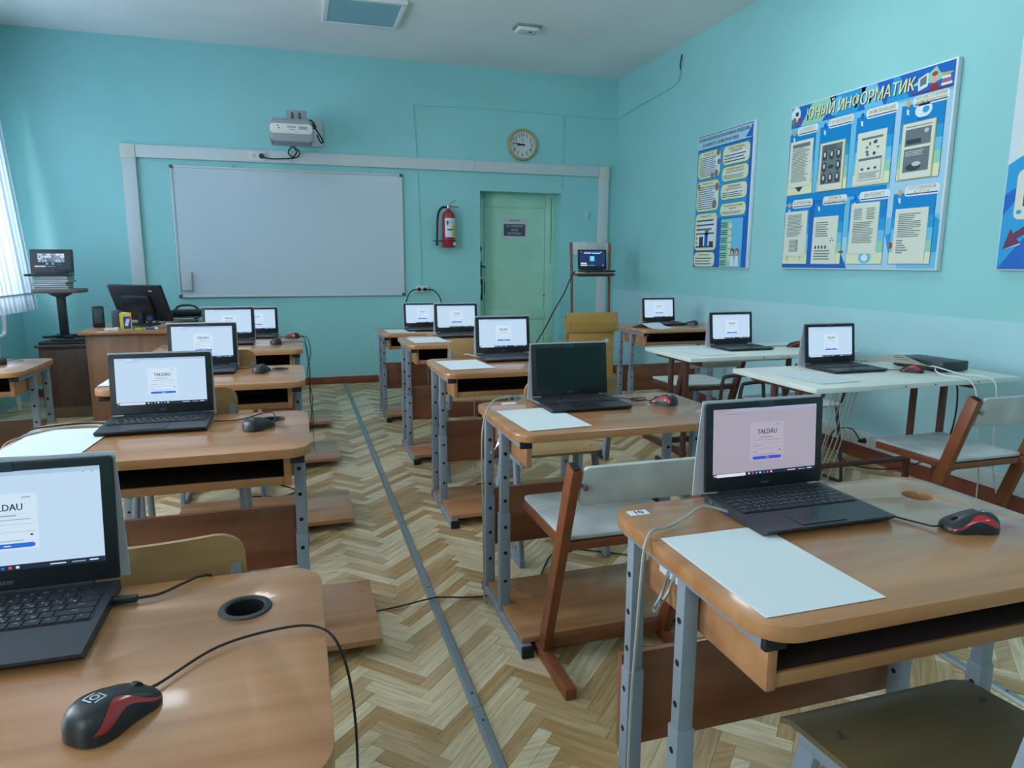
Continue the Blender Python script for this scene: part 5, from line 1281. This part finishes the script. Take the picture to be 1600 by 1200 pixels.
def bubble(u0, v0, u1, v1, n, head, pic=None):
    P.rr('ink_blue', u0-.004, v0-.004, u1+.004, v1+.004, .045, 1); P.rr('cream', u0, v0, u1, v1, .042, 2); P.rr('white_cloud', u0+.08, v0+.03, u1-.02, v1-.05, .03, 2.3)
    for i, s_ in enumerate(head): P.text('red_head', s_, (u0+u1)/2, v1-.022-.022*i, .020, 3, min(u1-u0-.08, .016*len(s_)), bold=.012)
    P.lines('ink_blue', u0+.02, v0+.012, u1-.03, v1-.022*len(head)-.018, n if v1-v0 > .15 else min(n, 3), 3, .34)
    for (a, b, r) in pic or (): P.ell('grey_photo', a, b, r, r*1.15, 4); P.ell('pink_plastic', a+.004, b, r*.45, r*.5, 4.5)
bubble(.022, .737, .345, .950, 11, ['Плакат № 1'], ((.31, .925, .022), (.325, .85, .02), (.295, .765, .025), (.24, .75, .022)))
bubble(.018, .470, .345, .714, 11, ['Плакат № 2'], ((.05, .675, .02), (.315, .655, .028), (.29, .52, .03)))
bubble(.018, .147, .340, .450, 7, ['Плакат № 3'])
bubble(.018, .012, .330, .132, 3, ['Запомните!'])
bubble(.378, .808, .728, .950, 8, ['ОБЩИЕ ПРАВИЛА', 'ПОВЕДЕНИЯ'])
bubble(.376, .682, .722, .792, 5, ['ПРАВИЛА РАБОТЫ', 'ЗА КОМПЬЮТЕРОМ'])
bubble(.372, .540, .718, .660, 6, ['ТРЕБОВАНИЯ', 'БЕЗОПАСНОСТИ'])
bubble(.378, .412, .716, .510, 3, ['ПОСЛЕ ОКОНЧАНИЯ', 'РАБОТЫ'])
P.rect('white_cloud', .06, .19, .30, .28, 3.2); P.rect('grey_dark', .09, .17, .15, .26, 4); P.rect('blue_deep', .17, .18, .22, .29, 4); P.rect('grey_dark', .24, .17, .30, .22, 4); P.ell('grey_photo', .20, .30, .03, .03, 4)
P.rect('blue_sky', .40, .010, .69, .39, 1); P.rect('leaf_green', .40, .010, .54, .38, 1.5)
for k in range(6): P.lines('ink_blue', .405, .02+.06*k, .50, .065+.06*k, 3, 3, .5); P.ell('cream', .53, .08+.05*k, .022, .03, 2.5)
for cu, cc_ in ((.575, 'grey_dark'), (.635, 'hair_red')): P.ell(cc_, cu, .125, .026, .03, 4); P.ell('skin', cu, .118, .018, .022, 5); P.poly('white_cloud', [(cu-.03, .015), (cu+.03, .015), (cu+.018, .095), (cu-.018, .095)], 4)
at(P, t1, .0222, 'poster_print')
# blue poster cut by the right edge of the picture
t3 = poster('edge_poster', 'blue poster with a dark red arrow cut by the right picture edge', 2.605, 1.165, .95, 1.09, 'poster', .03)
P = Print(); P.rect('blue_mid', .006, .006, .944, 1.084, .5); P.rect('edge_white', .006, .50, .944, 1.084, 1); P.poly('blue_mid', [(.006, .50), (.12, .56), (.94, .62), (.94, .45), (.006, .45)], 1.2)
P.poly('blue_deep', [(.006, .006), (.944, .006), (.944, .22), (.12, .15)], 1.4); P.poly('blue_deep', [(.006, .26), (.06, .33), (.06, .39), (.006, .36)], 1.4)
P.poly('maroon', [(.025, .10), (.055, .20), (.07, .175), (.20, .26), (.22, .22), (.09, .15), (.11, .13)], 2); P.poly('edge_white', [(.022, .098), (.11, .122), (.11, .128)], 1.9)
P.rr('sheet_cream', .06, .24, .40, .47, .03, 2); P.rect('grey_dark', .10, .30, .36, .45, 3); P.ell('blue_mid', .085, .275, .014, .01, 3); P.rr('cream', .06, .53, .44, 1.0, .03, 2); P.lines('text_soft', .09, .56, .41, .97, 18, 3)
P.rr('cream', .5, .53, .9, 1.0, .03, 2); P.lines('text_soft', .53, .56, .87, .97, 18, 3); P.rr('cream', .5, .24, .9, .47, .03, 2)
at(P, t3, .0302, 'poster_print')
